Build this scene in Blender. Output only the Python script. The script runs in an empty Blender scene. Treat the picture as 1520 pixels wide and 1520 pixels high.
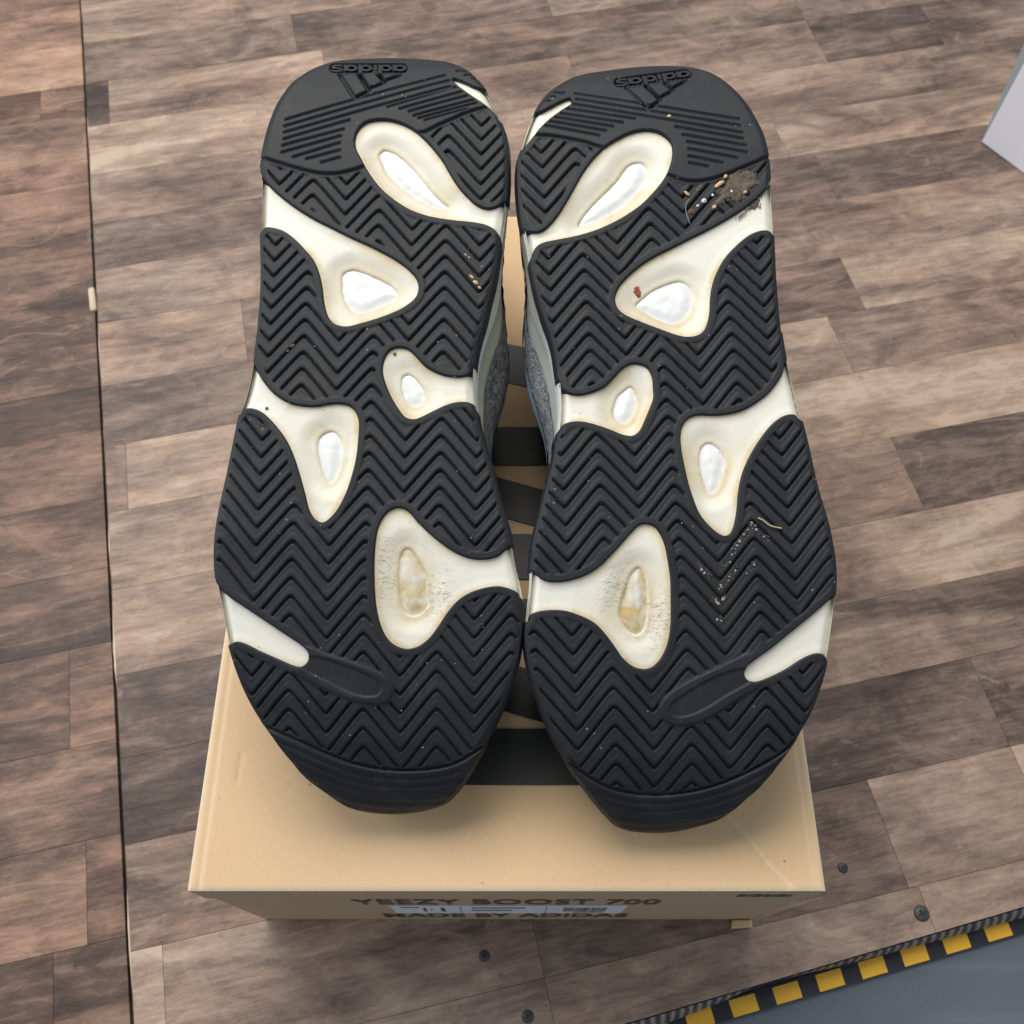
import bpy, math, random
import numpy as np
from mathutils import Vector, Matrix
random.seed(4); rng = np.random.RandomState(7)
SC = bpy.context.scene; COL = SC.collection

# ------------------------------------------------------------------ camera
FPX, TILT, CAMH = 1433.0, math.radians(62.2), 0.536
cam_d = bpy.data.cameras.new('camera'); cam = bpy.data.objects.new('camera', cam_d); COL.objects.link(cam)
cam.location = (0, 0, CAMH); cam.rotation_euler = (math.pi/2 - TILT, 0, 0)
cam_d.sensor_width = 36; cam_d.lens = 36*FPX/1520; cam_d.clip_start = .01; cam_d.clip_end = 60
cam_d.dof.use_dof = True; cam_d.dof.focus_distance = .375; cam_d.dof.aperture_fstop = 20
SC.camera = cam
# ------------------------------------------------------------------ light: soft overhead light from the far side, dim cool room
w = bpy.data.worlds.new('World'); SC.world = w; w.use_nodes = True
w.node_tree.nodes['Background'].inputs[0].default_value = (.80, .90, 1.0, 1)
w.node_tree.nodes['Background'].inputs[1].default_value = .42
def area(name, loc, target, size, energy, color):
    d = bpy.data.lights.new(name, 'AREA'); d.shape = 'RECTANGLE'; d.size, d.size_y = size
    d.energy = energy; d.color = color
    o = bpy.data.objects.new(name, d); COL.objects.link(o); o.location = loc
    o.rotation_euler = (Vector(target)-Vector(loc)).to_track_quat('-Z', 'Y').to_euler()
area('ceiling_light', (-.35, 1.25, 2.1), (0, .25, 0), (1.6, 1.2), 52, (1, .95, .885))
area('window_light', (-2.4, .75, 1.35), (.1, .3, .05), (1.6, 1.4), 34, (.84, .92, 1))
SC.view_settings.view_transform = 'Standard'; SC.view_settings.look = 'None'
SC.view_settings.exposure = 0; SC.view_settings.gamma = 1

# ------------------------------------------------------------------ projection of measured photo points onto real planes
ct, st = math.cos(TILT), math.sin(TILT)
def rays(P):
    P = np.atleast_2d(np.asarray(P, float)); u = P[:, 0]-760; v = P[:, 1]-760
    return np.stack([u, -v*st+FPX*ct, -v*ct-FPX*st], 1)
def on_z(x, y, z=0.0):
    d = rays([(x, y)])[0]; t = (z-CAMH)/d[2]; return (d[0]*t, d[1]*t)

# ------------------------------------------------------------------ materials
def newmat(name):
    m = bpy.data.materials.new(name); m.use_nodes = True
    nt = m.node_tree; b = nt.nodes['Principled BSDF']; return m, nt, b
def N(nt, typ, **kw):
    n = nt.nodes.new(typ)
    for k, v in kw.items():
        if k.startswith('i_'):
            key = k[2:].replace('_', ' '); n.inputs[int(key) if key.isdigit() else key].default_value = v
        else: setattr(n, k, v)
    return n
def L(nt, a, b): nt.links.new(a, b)
def mixc(nt, fac, a, b, mode='MIX'):
    n = nt.nodes.new('ShaderNodeMix'); n.data_type = 'RGBA'; n.blend_type = mode
    for s, v in ((n.inputs[0], fac), (n.inputs[6], a), (n.inputs[7], b)):
        if hasattr(v, 'links') or hasattr(v, 'is_linked'): L(nt, v, s)
        else: s.default_value = v if not isinstance(v, tuple) else (*v[:3], 1)
    return n.outputs[2]
def mathn(nt, op, a, b=None, clamp=False):
    n = nt.nodes.new('ShaderNodeMath'); n.operation = op; n.use_clamp = clamp
    for s, v in ((n.inputs[0], a), (n.inputs[1], b)):
        if v is None: continue
        if hasattr(v, 'is_linked'): L(nt, v, s)
        else: s.default_value = v
    return n.outputs[0]
def ramp(nt, fac, stops):
    n = nt.nodes.new('ShaderNodeValToRGB'); e = n.color_ramp.elements
    while len(e) < len(stops): e.new(.5)
    for el, (p, c) in zip(e, stops): el.position = p; el.color = (*c, 1) if len(c) == 3 else c
    L(nt, fac, n.inputs[0]); return n.outputs[0]
def noise(nt, vec, scale, detail=4, rough=.6, dist=0):
    n = N(nt, 'ShaderNodeTexNoise'); n.inputs['Scale'].default_value = scale; n.inputs['Detail'].default_value = detail
    n.inputs['Roughness'].default_value = rough; n.inputs['Distortion'].default_value = dist
    if vec is not None: L(nt, vec, n.inputs['Vector'])
    return n.outputs[0]
def mapping(nt, vec, scale=(1, 1, 1), rot=(0, 0, 0), loc=(0, 0, 0)):
    n = N(nt, 'ShaderNodeMapping'); n.inputs['Scale'].default_value = scale; n.inputs['Rotation'].default_value = rot
    n.inputs['Location'].default_value = loc; L(nt, vec, n.inputs['Vector']); return n.outputs[0]
def bump(nt, b, h, strength, dist):
    n = N(nt, 'ShaderNodeBump'); n.inputs['Strength'].default_value = strength; n.inputs['Distance'].default_value = dist
    L(nt, h, n.inputs['Height']); L(nt, n.outputs[0], b.inputs['Normal']); return n
def objco(nt): return N(nt, 'ShaderNodeTexCoord').outputs['Object']
def geopos(nt): return N(nt, 'ShaderNodeNewGeometry').outputs['Position']

def mat_wood():
    m, nt, b = newmat('wood_laminate')
    oi = N(nt, 'ShaderNodeObjectInfo'); sep = N(nt, 'ShaderNodeSeparateColor'); L(nt, oi.outputs['Color'], sep.inputs[0])
    p0 = geopos(nt); p = mapping(nt, p0, rot=(0, 0, -math.radians(12.5)))
    off = N(nt, 'ShaderNodeCombineXYZ'); L(nt, mathn(nt, 'MULTIPLY', oi.outputs['Random'], 37.0), off.inputs[2])
    add = N(nt, 'ShaderNodeVectorMath', operation='ADD'); L(nt, p, add.inputs[0]); L(nt, off.outputs[0], add.inputs[1]); p = add.outputs[0]
    broad = noise(nt, mapping(nt, p, (4, 13, 1)), 1.6, 4, .62, .9)
    streak = noise(nt, mapping(nt, p, (5.5, 58, 1)), 1.4, 5, .68, .5)
    fine = noise(nt, mapping(nt, p, (60, 620, 1)), 1, 3, .65, .3)
    blot = noise(nt, mapping(nt, p, (22, 34, 1)), 1.3, 5, .7, 1.2)
    speck = noise(nt, mapping(nt, p, (1, 1.6, 1)), 330, 4, .75)
    mid = noise(nt, mapping(nt, p, (26, 190, 1)), 1, 5, .75, .8)
    t = mathn(nt, 'ADD', mathn(nt, 'MULTIPLY', mathn(nt, 'SUBTRACT', broad, .5), 1.35), sep.outputs[0])
    t = mathn(nt, 'ADD', t, mathn(nt, 'MULTIPLY', mathn(nt, 'SUBTRACT', streak, .5), .55))
    t = mathn(nt, 'ADD', t, mathn(nt, 'MULTIPLY', mathn(nt, 'SUBTRACT', fine, .5), .34))
    t = mathn(nt, 'ADD', t, mathn(nt, 'MULTIPLY', mathn(nt, 'SUBTRACT', blot, .5), .75))
    t = mathn(nt, 'ADD', t, mathn(nt, 'MULTIPLY', mathn(nt, 'SUBTRACT', speck, .5), .32))
    t = mathn(nt, 'ADD', t, mathn(nt, 'MULTIPLY', mathn(nt, 'SUBTRACT', mid, .5), .58))
    c = ramp(nt, t, [(0, (.042, .028, .023)), (.28, (.104, .070, .055)), (.55, (.232, .160, .122)), (.8, (.375, .268, .200)), (1, (.50, .385, .29))])
    warm = noise(nt, mapping(nt, p, (6, 16, 1)), 1.1, 2, .5)
    c = mixc(nt, mathn(nt, 'MULTIPLY', mathn(nt, 'SUBTRACT', warm, .38, True), 1.6, True), c, (.93, .80, .74), 'MULTIPLY')
    c = mixc(nt, sep.outputs[1], c, (.93, .96, 1.02), 'MULTIPLY')
    arc = noise(nt, mapping(nt, p, (7, 22, 1)), 1.0, 1, .4, .6); line = mathn(nt, 'SUBTRACT', 1.0, mathn(nt, 'MULTIPLY', mathn(nt, 'ABSOLUTE', mathn(nt, 'SUBTRACT', arc, .56)), 110.0), True)
    c = mixc(nt, mathn(nt, 'MULTIPLY', mathn(nt, 'MULTIPLY', line, .28), mathn(nt, 'GREATER_THAN', blot, .47)), c, (.42, .33, .26))
    c = mixc(nt, sep.outputs[2], c, (1.02, .90, .83), 'MULTIPLY')
    L(nt, c, b.inputs['Base Color'])
    L(nt, mathn(nt, 'ADD', mathn(nt, 'MULTIPLY', blot, .25), .36), b.inputs['Roughness'])
    b.inputs['Specular IOR Level'].default_value = .35
    bump(nt, b, mathn(nt, 'ADD', fine, mathn(nt, 'MULTIPLY', speck, .6)), .35, .0004)
    return m
def mat_rubber():
    m, nt, b = newmat('black_rubber')
    p = objco(nt)
    n1 = noise(nt, p, 60, 5, .65, .4); n2 = noise(nt, p, 900, 3, .7); n3 = noise(nt, p, 22, 4, .6, .6)
    at = N(nt, 'ShaderNodeAttribute', attribute_name='groove')
    c = mixc(nt, n1, (.0115, .013, .0155), (.026, .028, .031))
    brown = mathn(nt, 'MULTIPLY', mathn(nt, 'MULTIPLY', mathn(nt, 'SUBTRACT', n3, .47, True), 3.2, True), at.outputs['Fac'], True)
    c = mixc(nt, brown, c, (.050, .041, .033))
    sc = noise(nt, mapping(nt, p, (1, .6, 1)), 38, 6, .72, 1.2)
    c = mixc(nt, mathn(nt, 'MULTIPLY', mathn(nt, 'SUBTRACT', sc, .52, True), 4.0, True), c, (.036, .035, .035))
    dust = mathn(nt, 'MULTIPLY', mathn(nt, 'SUBTRACT', n2, .64, True), 2.2, True)
    c = mixc(nt, dust, c, (.12, .115, .105))
    v = N(nt, 'ShaderNodeTexVoronoi'); v.inputs['Scale'].default_value = 260; L(nt, p, v.inputs['Vector'])
    v2 = noise(nt, p, 35, 2, .5)
    sp = mathn(nt, 'MULTIPLY', mathn(nt, 'LESS_THAN', v.outputs['Distance'], .10), mathn(nt, 'GREATER_THAN', v2, .60))
    c = mixc(nt, mathn(nt, 'MULTIPLY', sp, .6), c, (.32, .29, .24))
    L(nt, c, b.inputs['Base Color'])
    L(nt, mathn(nt, 'ADD', mathn(nt, 'MULTIPLY', n1, .22), .42), b.inputs['Roughness'])
    b.inputs['Specular IOR Level'].default_value = .24
    bump(nt, b, n2, .3, .00025)
    return m
def mat_cream(name='cream_foam', side=False):
    m, nt, b = newmat(name)
    p = objco(nt)
    at = N(nt, 'ShaderNodeAttribute', attribute_name='stain'); cr = N(nt, 'ShaderNodeAttribute', attribute_name='crack')
    n1 = noise(nt, p, 55, 5, .65, .8); n2 = noise(nt, p, 520, 3, .75, .2); n3 = noise(nt, p, 140, 4, .7, 1.0)
    c = mixc(nt, n1, (.76, .745, .655), (.83, .82, .755))
    s = mathn(nt, 'MULTIPLY', at.outputs['Fac'], mathn(nt, 'ADD', mathn(nt, 'MULTIPLY', n1, 2.8), -.66), True)
    c = mixc(nt, s, c, (.64, .52, .31))
    d = mathn(nt, 'MULTIPLY', mathn(nt, 'SUBTRACT', n3, .60, True), 3.0, True)
    d = mathn(nt, 'MULTIPLY', d, mathn(nt, 'ADD', mathn(nt, 'MULTIPLY', at.outputs['Fac'], .9), .12), True)
    c = mixc(nt, d, c, (.34, .26, .17))
    hair = noise(nt, mapping(nt, p, (.45, 1.5, 1)), 900, 3, .7, 1.2)
    g = mathn(nt, 'MULTIPLY', mathn(nt, 'SUBTRACT', hair, .50, True), 6.0, True)
    g = mathn(nt, 'MULTIPLY', g, cr.outputs['Fac'], True)
    c = mixc(nt, mathn(nt, 'MULTIPLY', g, .75), c, (.22, .17, .13))
    L(nt, c, b.inputs['Base Color']); b.inputs['Roughness'].default_value = .42 if not side else .55
    b.inputs['Specular IOR Level'].default_value = .35
    b.inputs['Subsurface Weight'].default_value = .08; b.inputs['Subsurface Radius'].default_value = (.004, .003, .002); b.inputs['Subsurface Scale'].default_value = .3
    bump(nt, b, mathn(nt, 'ADD', n3, mathn(nt, 'MULTIPLY', n2, .5)), .22, .0005)
    return m
def mat_foam():
    m, nt, b = newmat('white_pellet_foam')
    p = objco(nt); at = N(nt, 'ShaderNodeAttribute', attribute_name='stain')
    n1 = noise(nt, p, 130, 4, .6, .8)
    v = N(nt, 'ShaderNodeTexVoronoi'); v.inputs['Scale'].default_value = 240; L(nt, p, v.inputs['Vector'])
    c = mixc(nt, mathn(nt, 'MULTIPLY', v.outputs['Distance'], .25), (.81, .815, .80), (.75, .765, .76))
    s = mathn(nt, 'MULTIPLY', at.outputs['Fac'], mathn(nt, 'ADD', mathn(nt, 'MULTIPLY', n1, 2.6), -.6), True)
    c = mixc(nt, s, c, (.56, .42, .19))
    L(nt, c, b.inputs['Base Color']); b.inputs['Roughness'].default_value = .35
    b.inputs['Subsurface Weight'].default_value = .15; b.inputs['Subsurface Radius'].default_value = (.004, .004, .004); b.inputs['Subsurface Scale'].default_value = .3
    bump(nt, b, v.outputs['Distance'], .15, .0004)
    return m
def mat_simple(name, col, rough=.6, var=.15, scale=80, bmp=.15, bd=.0004, metal=0, spec=.4):
    m, nt, b = newmat(name); p = objco(nt); n1 = noise(nt, p, scale, 5, .65, .4)
    a = tuple(max(0, c*(1-var)) for c in col); d = tuple(min(1, c*(1+var)) for c in col)
    L(nt, mixc(nt, n1, a, d), b.inputs['Base Color']); b.inputs['Roughness'].default_value = rough
    b.inputs['Metallic'].default_value = metal; b.inputs['Specular IOR Level'].default_value = spec
    bump(nt, b, noise(nt, p, scale*6, 3, .6), bmp, bd); return m
def mat_card(name, base):
    m, nt, b = newmat(name); p = geopos(nt)
    n1 = noise(nt, p, 9, 4, .6, .5); n2 = noise(nt, p, 700, 3, .7); n3 = noise(nt, p, 160, 3, .6)
    a = tuple(c*.93 for c in base); d = tuple(min(1, c*1.05) for c in base)
    c = mixc(nt, n1, a, d)
    c = mixc(nt, mathn(nt, 'MULTIPLY', n2, .22), c, tuple(c_*.72 for c_ in base))
    fib = noise(nt, mapping(nt, p, (1, .25, 1)), 1500, 3, .7, .4); c = mixc(nt, mathn(nt, 'MULTIPLY', mathn(nt, 'SUBTRACT', fib, .45, True), 1.4, True), c, tuple(c_*.80 for c_ in base))
    wr = N(nt, 'ShaderNodeAttribute', attribute_name='wear'); wn = noise(nt, p, 420, 4, .7)
    c = mixc(nt, mathn(nt, 'MULTIPLY', wr.outputs['Fac'], mathn(nt, 'ADD', wn, .15), True), c, (.84, .74, .58))
    v = N(nt, 'ShaderNodeTexVoronoi'); v.inputs['Scale'].default_value = 95; L(nt, p, v.inputs['Vector'])
    sp = mathn(nt, 'MULTIPLY', mathn(nt, 'LESS_THAN', v.outputs['Distance'], .055), mathn(nt, 'GREATER_THAN', n1, .47))
    c = mixc(nt, mathn(nt, 'MULTIPLY', sp, .6), c, (.20, .13, .08))
    L(nt, c, b.inputs['Base Color']); b.inputs['Roughness'].default_value = .68; b.inputs['Specular IOR Level'].default_value = .3
    bump(nt, b, mathn(nt, 'ADD', n2, n3), .18, .0003); return m
def mat_knit(name, a, d):
    m, nt, b = newmat(name); p = objco(nt)
    n1 = noise(nt, mapping(nt, p, (1, .45, 1)), 420, 3, .7, 1.5); n2 = noise(nt, p, 1300, 2, .6)
    t = mathn(nt, 'MULTIPLY', mathn(nt, 'SUBTRACT', mathn(nt, 'ADD', mathn(nt, 'MULTIPLY', n1, .75), mathn(nt, 'MULTIPLY', n2, .25)), .36), 3.2, True)
    L(nt, mixc(nt, t, a, d), b.inputs['Base Color']); b.inputs['Roughness'].default_value = .9
    bump(nt, b, t, .9, .0012); return m
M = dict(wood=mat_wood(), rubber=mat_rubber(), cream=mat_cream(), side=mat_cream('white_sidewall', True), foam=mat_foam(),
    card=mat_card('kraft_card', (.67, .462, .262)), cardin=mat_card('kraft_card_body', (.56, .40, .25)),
    ink=mat_simple('black_ink', (.020, .019, .018), .5, .2), ink2=mat_simple('faded_ink', (.12, .092, .068), .6, .3),
    label=mat_simple('label_paper', (.78, .80, .86), .5, .06),
    subfloor=mat_simple('subfloor', (.022, .018, .016), .8, .3), lower=None,
    yellow=mat_simple('yellow_tape', (.80, .43, .03), .45, .10, 200), black=mat_simple('black_tape', (.016, .017, .022), .5, .25, 120),
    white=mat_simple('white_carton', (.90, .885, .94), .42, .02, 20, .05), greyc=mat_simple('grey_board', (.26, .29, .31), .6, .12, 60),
    knitg=mat_knit('grey_knit', (.035, .035, .038), (.30, .295, .30)), knitb=mat_knit('blue_grey_knit', (.17, .185, .21), (.66, .71, .78)),  # one knit, shade painted into the left shoe's colour, light into the right's
    suede=mat_simple('olive_grey_suede', (.42, .42, .32), .9, .15, 300, .4), suedeb=mat_simple('pale_grey_suede', (.58, .63, .58), .9, .12, 300, .4),  # same suede twice: shaded tone for left shoe, lit tone for right
    stripe=mat_simple('light_blue_piping', (.45, .62, .82), .7, .15, 300), lining=mat_simple('dark_lining', (.03, .03, .033), .9, .3, 300),
    screw=mat_simple('screw_steel', (.075, .08, .078), .45, .4, 400, .4, .0004, .6), mud=mat_simple('dried_mud', (.135, .108, .082), .9, .85, 420, .8, .0008),
    woodchip=mat_simple('pale_wood', (.66, .43, .24), .7, .15, 300), sand=mat_simple('sand', (.30, .27, .22), .4, .6, 900), wet=mat_simple('wet_grit', (.022, .022, .024), .16, .5, 900, .6, .0005, 0, .6),
    bark=mat_simple('bark', (.14, .075, .042), .8, .4, 400, .6),
    quartz=mat_simple('quartz', (.70, .74, .78), .35, .1, 300), straw=mat_simple('straw', (.50, .40, .20), .6, .2, 300),
    red=mat_simple('red_clay', (.32, .085, .045), .8, .4, 500), peg=mat_simple('beige_peg', (.60, .47, .33), .5, .08, 100), fibre=mat_simple('fibre', (.30, .29, .27), .6, .1))
def mat_lower():
    m, nt, b = newmat('blue_grey_floor'); p = geopos(nt)
    n1 = noise(nt, p, 11, 5, .6, .5); n2 = noise(nt, p, 480, 3, .7); n3 = noise(nt, mapping(nt, p, (3, 40, 1), (0, 0, -.25)), 2, 4, .6)
    c = mixc(nt, n1, (.085, .105, .135), (.125, .145, .175)); c = mixc(nt, mathn(nt, 'MULTIPLY', n2, .35), c, (.06, .07, .09))
    c = mixc(nt, mathn(nt, 'MULTIPLY', mathn(nt, 'SUBTRACT', n3, .55, True), 1.6, True), c, (.19, .205, .23))
    L(nt, c, b.inputs['Base Color']); b.inputs['Roughness'].default_value = .55; bump(nt, b, n2, .3, .0005); return m
M['lower'] = mat_lower()
def mat_ribbed():
    m, nt, b = newmat('ribbed_edging'); p = mapping(nt, geopos(nt), rot=(0, 0, -math.radians(13.2)))
    w_ = N(nt, 'ShaderNodeTexWave'); w_.inputs['Scale'].default_value = 62; w_.inputs['Distortion'].default_value = 2.5; w_.inputs['Detail'].default_value = 2
    L(nt, mapping(nt, p, (1, .55, 1)), w_.inputs['Vector'])
    L(nt, ramp(nt, w_.outputs[0], [(.1, (.055, .05, .06)), (.55, (.17, .135, .125)), (1, (.36, .29, .26))]), b.inputs['Base Color'])
    b.inputs['Roughness'].default_value = .55; return m
M['rib'] = mat_ribbed()

# ------------------------------------------------------------------ object helpers
def mesh_obj(name, V, F, mat, parent=None, smooth=False):
    me = bpy.data.meshes.new(name); me.from_pydata([tuple(v) for v in V], [], [tuple(f) for f in F]); me.update()
    if smooth: me.polygons.foreach_set('use_smooth', [True]*len(me.polygons))
    if mat: me.materials.append(mat)
    o = bpy.data.objects.new(name, me); COL.objects.link(o)
    if parent: o.parent = parent
    return o
def quad_mesh_np(name, V, Q, mat, parent=None, attrs=None, smooth=True):
    me = bpy.data.meshes.new(name); me.vertices.add(len(V)); me.vertices.foreach_set('co', np.ascontiguousarray(V, np.float32).ravel())
    me.loops.add(Q.size); me.loops.foreach_set('vertex_index', np.ascontiguousarray(Q, np.int32).ravel())
    me.polygons.add(len(Q)); me.polygons.foreach_set('loop_start', np.arange(0, Q.size, 4, dtype=np.int32))
    me.polygons.foreach_set('loop_total', np.full(len(Q), 4, np.int32))
    me.update(calc_edges=True); me.validate()
    if smooth: me.polygons.foreach_set('use_smooth', np.ones(len(me.polygons), bool))
    for k, a in (attrs or {}).items():
        at = me.attributes.new(k, 'FLOAT', 'POINT'); at.data.foreach_set('value', np.ascontiguousarray(a, np.float32))
    me.materials.append(mat); o = bpy.data.objects.new(name, me); COL.objects.link(o)
    if parent: o.parent = parent
    return o
def tag(o, label=None, cat=None, group=None, kind=None):
    for k, v in (('label', label), ('category', cat), ('group', group), ('kind', kind)):
        if v: o[k] = v
    return o
def empty(name, loc, label, cat, group=None):
    o = bpy.data.objects.new(name, None); COL.objects.link(o); o.location = loc; o.empty_display_size = .02
    return tag(o, label, cat, group)
def prism(P2, z0, z1, bev=0.0):
    """P2 list of (x,y) ccw; returns V,F; optional small bevel on top"""
    n = len(P2); P = np.array(P2, float); c = P.mean(0)
    V = [(*p, z0) for p in P]
    if bev:
        V += [(*p, z1-bev) for p in P]
        Q = []
        for i in range(n):
            a, b_, d = P[i-1], P[i], P[(i+1) % n]
            e1 = (b_-a)/np.linalg.norm(b_-a); e2 = (d-b_)/np.linalg.norm(d-b_)
            n1 = np.array([-e1[1], e1[0]]); n2 = np.array([-e2[1], e2[0]]); k = 1+n1@n2
            Q.append(b_+bev*(n1+n2)/max(k, .2))
        V += [(*q, z1) for q in Q]; R = 3
    else: V += [(*p, z1) for p in P]; R = 2
    F = [tuple(range(n))[::-1]]
    for r in range(R-1):
        F += [(r*n+i, r*n+(i+1) % n, (r+1)*n+(i+1) % n, (r+1)*n+i) for i in range(n)]
    F.append(tuple(range((R-1)*n, R*n))); return V, F

# ------------------------------------------------------------------ FLOOR
A = math.radians(12.5); ca, sa = math.cos(A), math.sin(A)
def AB(a, b): return (a*ca-b*sa, a*sa+b*ca)
def ABs(a, b): return AB(a, b+.032*a)          # the platform edge is not quite square to the planks
def seam(b): return -.1815-.0180*b
floor = bpy.data.objects.new('floor', None); COL.objects.link(floor); floor['kind'] = 'structure'
V, F = prism([ABs(-1.6, -.0145), ABs(1.6, -.0145), AB(1.6, 2.2), AB(-1.6, 2.2)], -.018, -.0035)
mesh_obj('subfloor', V, F, M['subfloor'], floor)
EDGE = -.0150
def plank(a0, a1, b0, b1, tone, cool=0., g=.00009, warm=0.):
    tone = .52+(tone-.52)*1.18
    q = lambda a, b: (seam(b)+(a-SEAM)) if abs(a-SEAM) < .0015 else a
    B = ABs if b0 == EDGE else AB
    V, F = prism([B(q(a0, b0)+g, b0+g), B(q(a1, b0)-g, b0+g), AB(q(a1, b1)-g, b1-g), AB(q(a0, b1)+g, b1-g)], -.0034, -rng.rand()*.00004, .00006)
    o = mesh_obj('floor_plank', V, F, M['wood'], floor); o.color = (tone, cool, warm, 1)
SEAM = -.188
right = [ # b0, b1, [(a_end, tone, cool)...]
 (EDGE, .015, [(.02, .55, .5), (.22, .60, .4), (.7, .78, .3)]),
 (.015, .072, [(-.166, .80, 0), (.02, .62, .3), (.215, .50, .6), (.30, .66, .4), (.7, .80, .3)]),
 (.072, .125, [(-.10, .52, .2), (.16, .45, .4), (.30, .36, .8), (.7, .42, .8)]),
 (.125, .172, [(-.06, .30, .5), (.14, .5, .3), (.40, .52, .4), (.8, .6, .2)]),
 (.172, .221, [(.0, .36, .6), (.16, .5, .3), (.42, .62, .15), (.8, .45, .2)]),
 (.221, .276, [(-.10, .58, .1), (.05, .5, .2), (.315, .46, 0), (.8, .34, .6)]),
 (.276, .330, [(-.04, .56, .1), (.10, .5, .1), (.8, .72, .15)]),
 (.330, .380, [(-.174, .40, .2), (.0, .72, .1), (.311, .62, .1), (.8, .50, .1)]),
 (.380, .429, [(-.02, .40, .4), (.34, .42, .4), (.8, .66, 0)]),
 (.429, .484, [(-.09, .60, 0), (.2, .5, .1), (.8, .56, .1)]),
 (.484, .534, [(.0, .52, .3), (.36, .36, .7), (.8, .42, .4)]),
 (.534, .580, [(-.06, .42, .5), (.34, .6, .2), (.8, .56, .2)]),
 (.580, .632, [(-.03, .54, .3), (.30, .62, .2), (.8, .5, .2)]),
 (.632, .687, [(-.02, .74, 0), (.2, .5, .2), (.41, .56, .2), (.514, .34, .8), (.9, .42, .5)]),
 (.687, .739, [(-.176, .30, .4), (.0, .62, .1), (.41, .44, .3), (.9, .42, .5)]),
 (.739, .790, [(-.02, .46, .2), (.2, .40, .5), (.9, .5, .3)]),
 (.790, .842, [(.05, .6, .1), (.3, .4, .4), (.9, .5, .3)]),
 (.842, .895, [(.1, .45, .2), (.9, .5, .3)]),
]
left = [
 (EDGE, .030, [(-.235, .22, .3), (-.19, .34, .1)]), (.030, .080, [(-.26, .30, .2), (-.22, .36, 0), (-.19, .26, .2)]),
 (.080, .132, [(-.203, .52, .1), (-.19, .48, 0)]), (.132, .184, [(-.27, .38, 0), (-.19, .40, 0)]), (.184, .243, [(-.211, .34, .2), (-.19, .52, 0)]),
 (.243, .292, [(-.19, .36, 0)]), (.292, .342, [(-.30, .46, 0), (-.19, .36, 0)]), (.342, .394, [(-.19, .50, 0)]), (.394, .430, [(-.19, .32, .2)]),
 (.430, .495, [(-.19, .48, 0)]), (.495, .552, [(-.28, .42, 0), (-.19, .38, 0)]), (.552, .625, [(-.19, .48, 0)]), (.625, .702, [(-.19, .52, .1)]),
 (.702, .738, [(-.23, .5, 0), (-.19, .56, 0)]), (.738, .790, [(-.19, .74, 0)]), (.790, .845, [(-.19, .6, 0)]), (.845, .895, [(-.19, .5, 0)])]
for b0, b1, segs in right:
    a = SEAM+.0008
    for a1, t, c in segs: plank(a, a1, b0, b1, t, c); a = a1
for b0, b1, segs in left:
    a = -.62
    for a1, t, c in segs: plank(a, a1 if a1 != -.19 else SEAM-.0009, b0, b1, t-.06, c, warm=1); a = a1
# out of the frame the floor simply goes on
for k in range(16):
    b0 = .895+k*.0515
    for j in range(4): plank(-.62+j*.42, -.20+j*.42, b0, b0+.0515, .4+.25*rng.rand(), .3*rng.rand())
for k in range(18):
    plank(-1.2, -.62, EDGE+k*.05+(k == 0)*0, EDGE+(k+1)*.05, .4+.2*rng.rand(), .1)
    plank(.9 if k > 12 else (.8 if k > 2 else .7), 1.4, EDGE+k*.05, EDGE+(k+1)*.05, .4+.2*rng.rand(), .2)
# worn pale filler in the long joint
V, F = [], []
bs = np.linspace(EDGE, .88, 190)
for i, b_ in enumerate(bs):
    wv = .0004+.0011*max(0, .5*math.sin(b_*31)+.5*math.sin(b_*83+1)+.3*(rng.rand()-.5))*(1.0 if b_ < .42 else .45)
    x0, y0 = AB(seam(b_)+.0012-wv, b_); x1, y1 = AB(seam(b_)+.0012, b_)
    V += [(x0, y0, -.0006), (x1, y1, .00012)]
    if i: F.append((2*i-2, 2*i-1, 2*i+1, 2*i))
mesh_obj('joint_filler', V, F, M['peg'], floor)

def capsule(p, q, r, n=6):
    p, q = np.array(p, float), np.array(q, float); d = q-p; th = math.atan2(d[1], d[0]); out = []
    for i in range(n+1): a = th-math.pi/2+math.pi*i/n; out.append(q+r*np.array([math.cos(a), math.sin(a)]))
    for i in range(n+1): a = th+math.pi/2+math.pi*i/n; out.append(p+r*np.array([math.cos(a), math.sin(a)]))
    return out
V, F = prism(capsule(on_z(136, 431), on_z(139, 459), .0022), -.002, .0016, .0007)
tag(mesh_obj('floor_peg', V, F, M['peg'], None, True), 'small beige peg sticking out of the long floor joint at left', 'peg')
def screw(px, py, r, label):
    x, y = on_z(px, py); n = 20
    e = empty('screw', (x, y, 0), label, 'screw', 'screws sunk in the wooden floor')
    V = []; F = []
    for rr, z in ((r*1.0, -.0002), (r*.96, .0005), (r*.75, .0009), (r*.3, .0010)):
        V += [(rr*math.cos(2*math.pi*i/n), rr*math.sin(2*math.pi*i/n), z) for i in range(n)]
    for k in range(3): F += [(k*n+i, k*n+(i+1) % n, (k+1)*n+(i+1) % n, (k+1)*n+i) for i in range(n)]
    F.append(tuple(range(3*n, 4*n))); mesh_obj('screw_head', V, F, M['screw'], e, True)
    for a in (.5, .5+math.pi/2):
        c, s = math.cos(a), math.sin(a); l, h = r*.5, r*.11
        V, F = prism([(c*l+s*h, s*l-c*h), (c*l-s*h, s*l+c*h), (-c*l-s*h, -s*l+c*h), (-c*l+s*h, -s*l-c*h)], .0009, .00115 if a < 1 else .00118)
        mesh_obj('slot', V, F, M['black'], e)
screw(1251, 1288, .0027, 'small dark screw in the floor just right of the cardboard box corner')
screw(1368, 1356, .0040, 'largest screw, near the striped edge at lower right')
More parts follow.
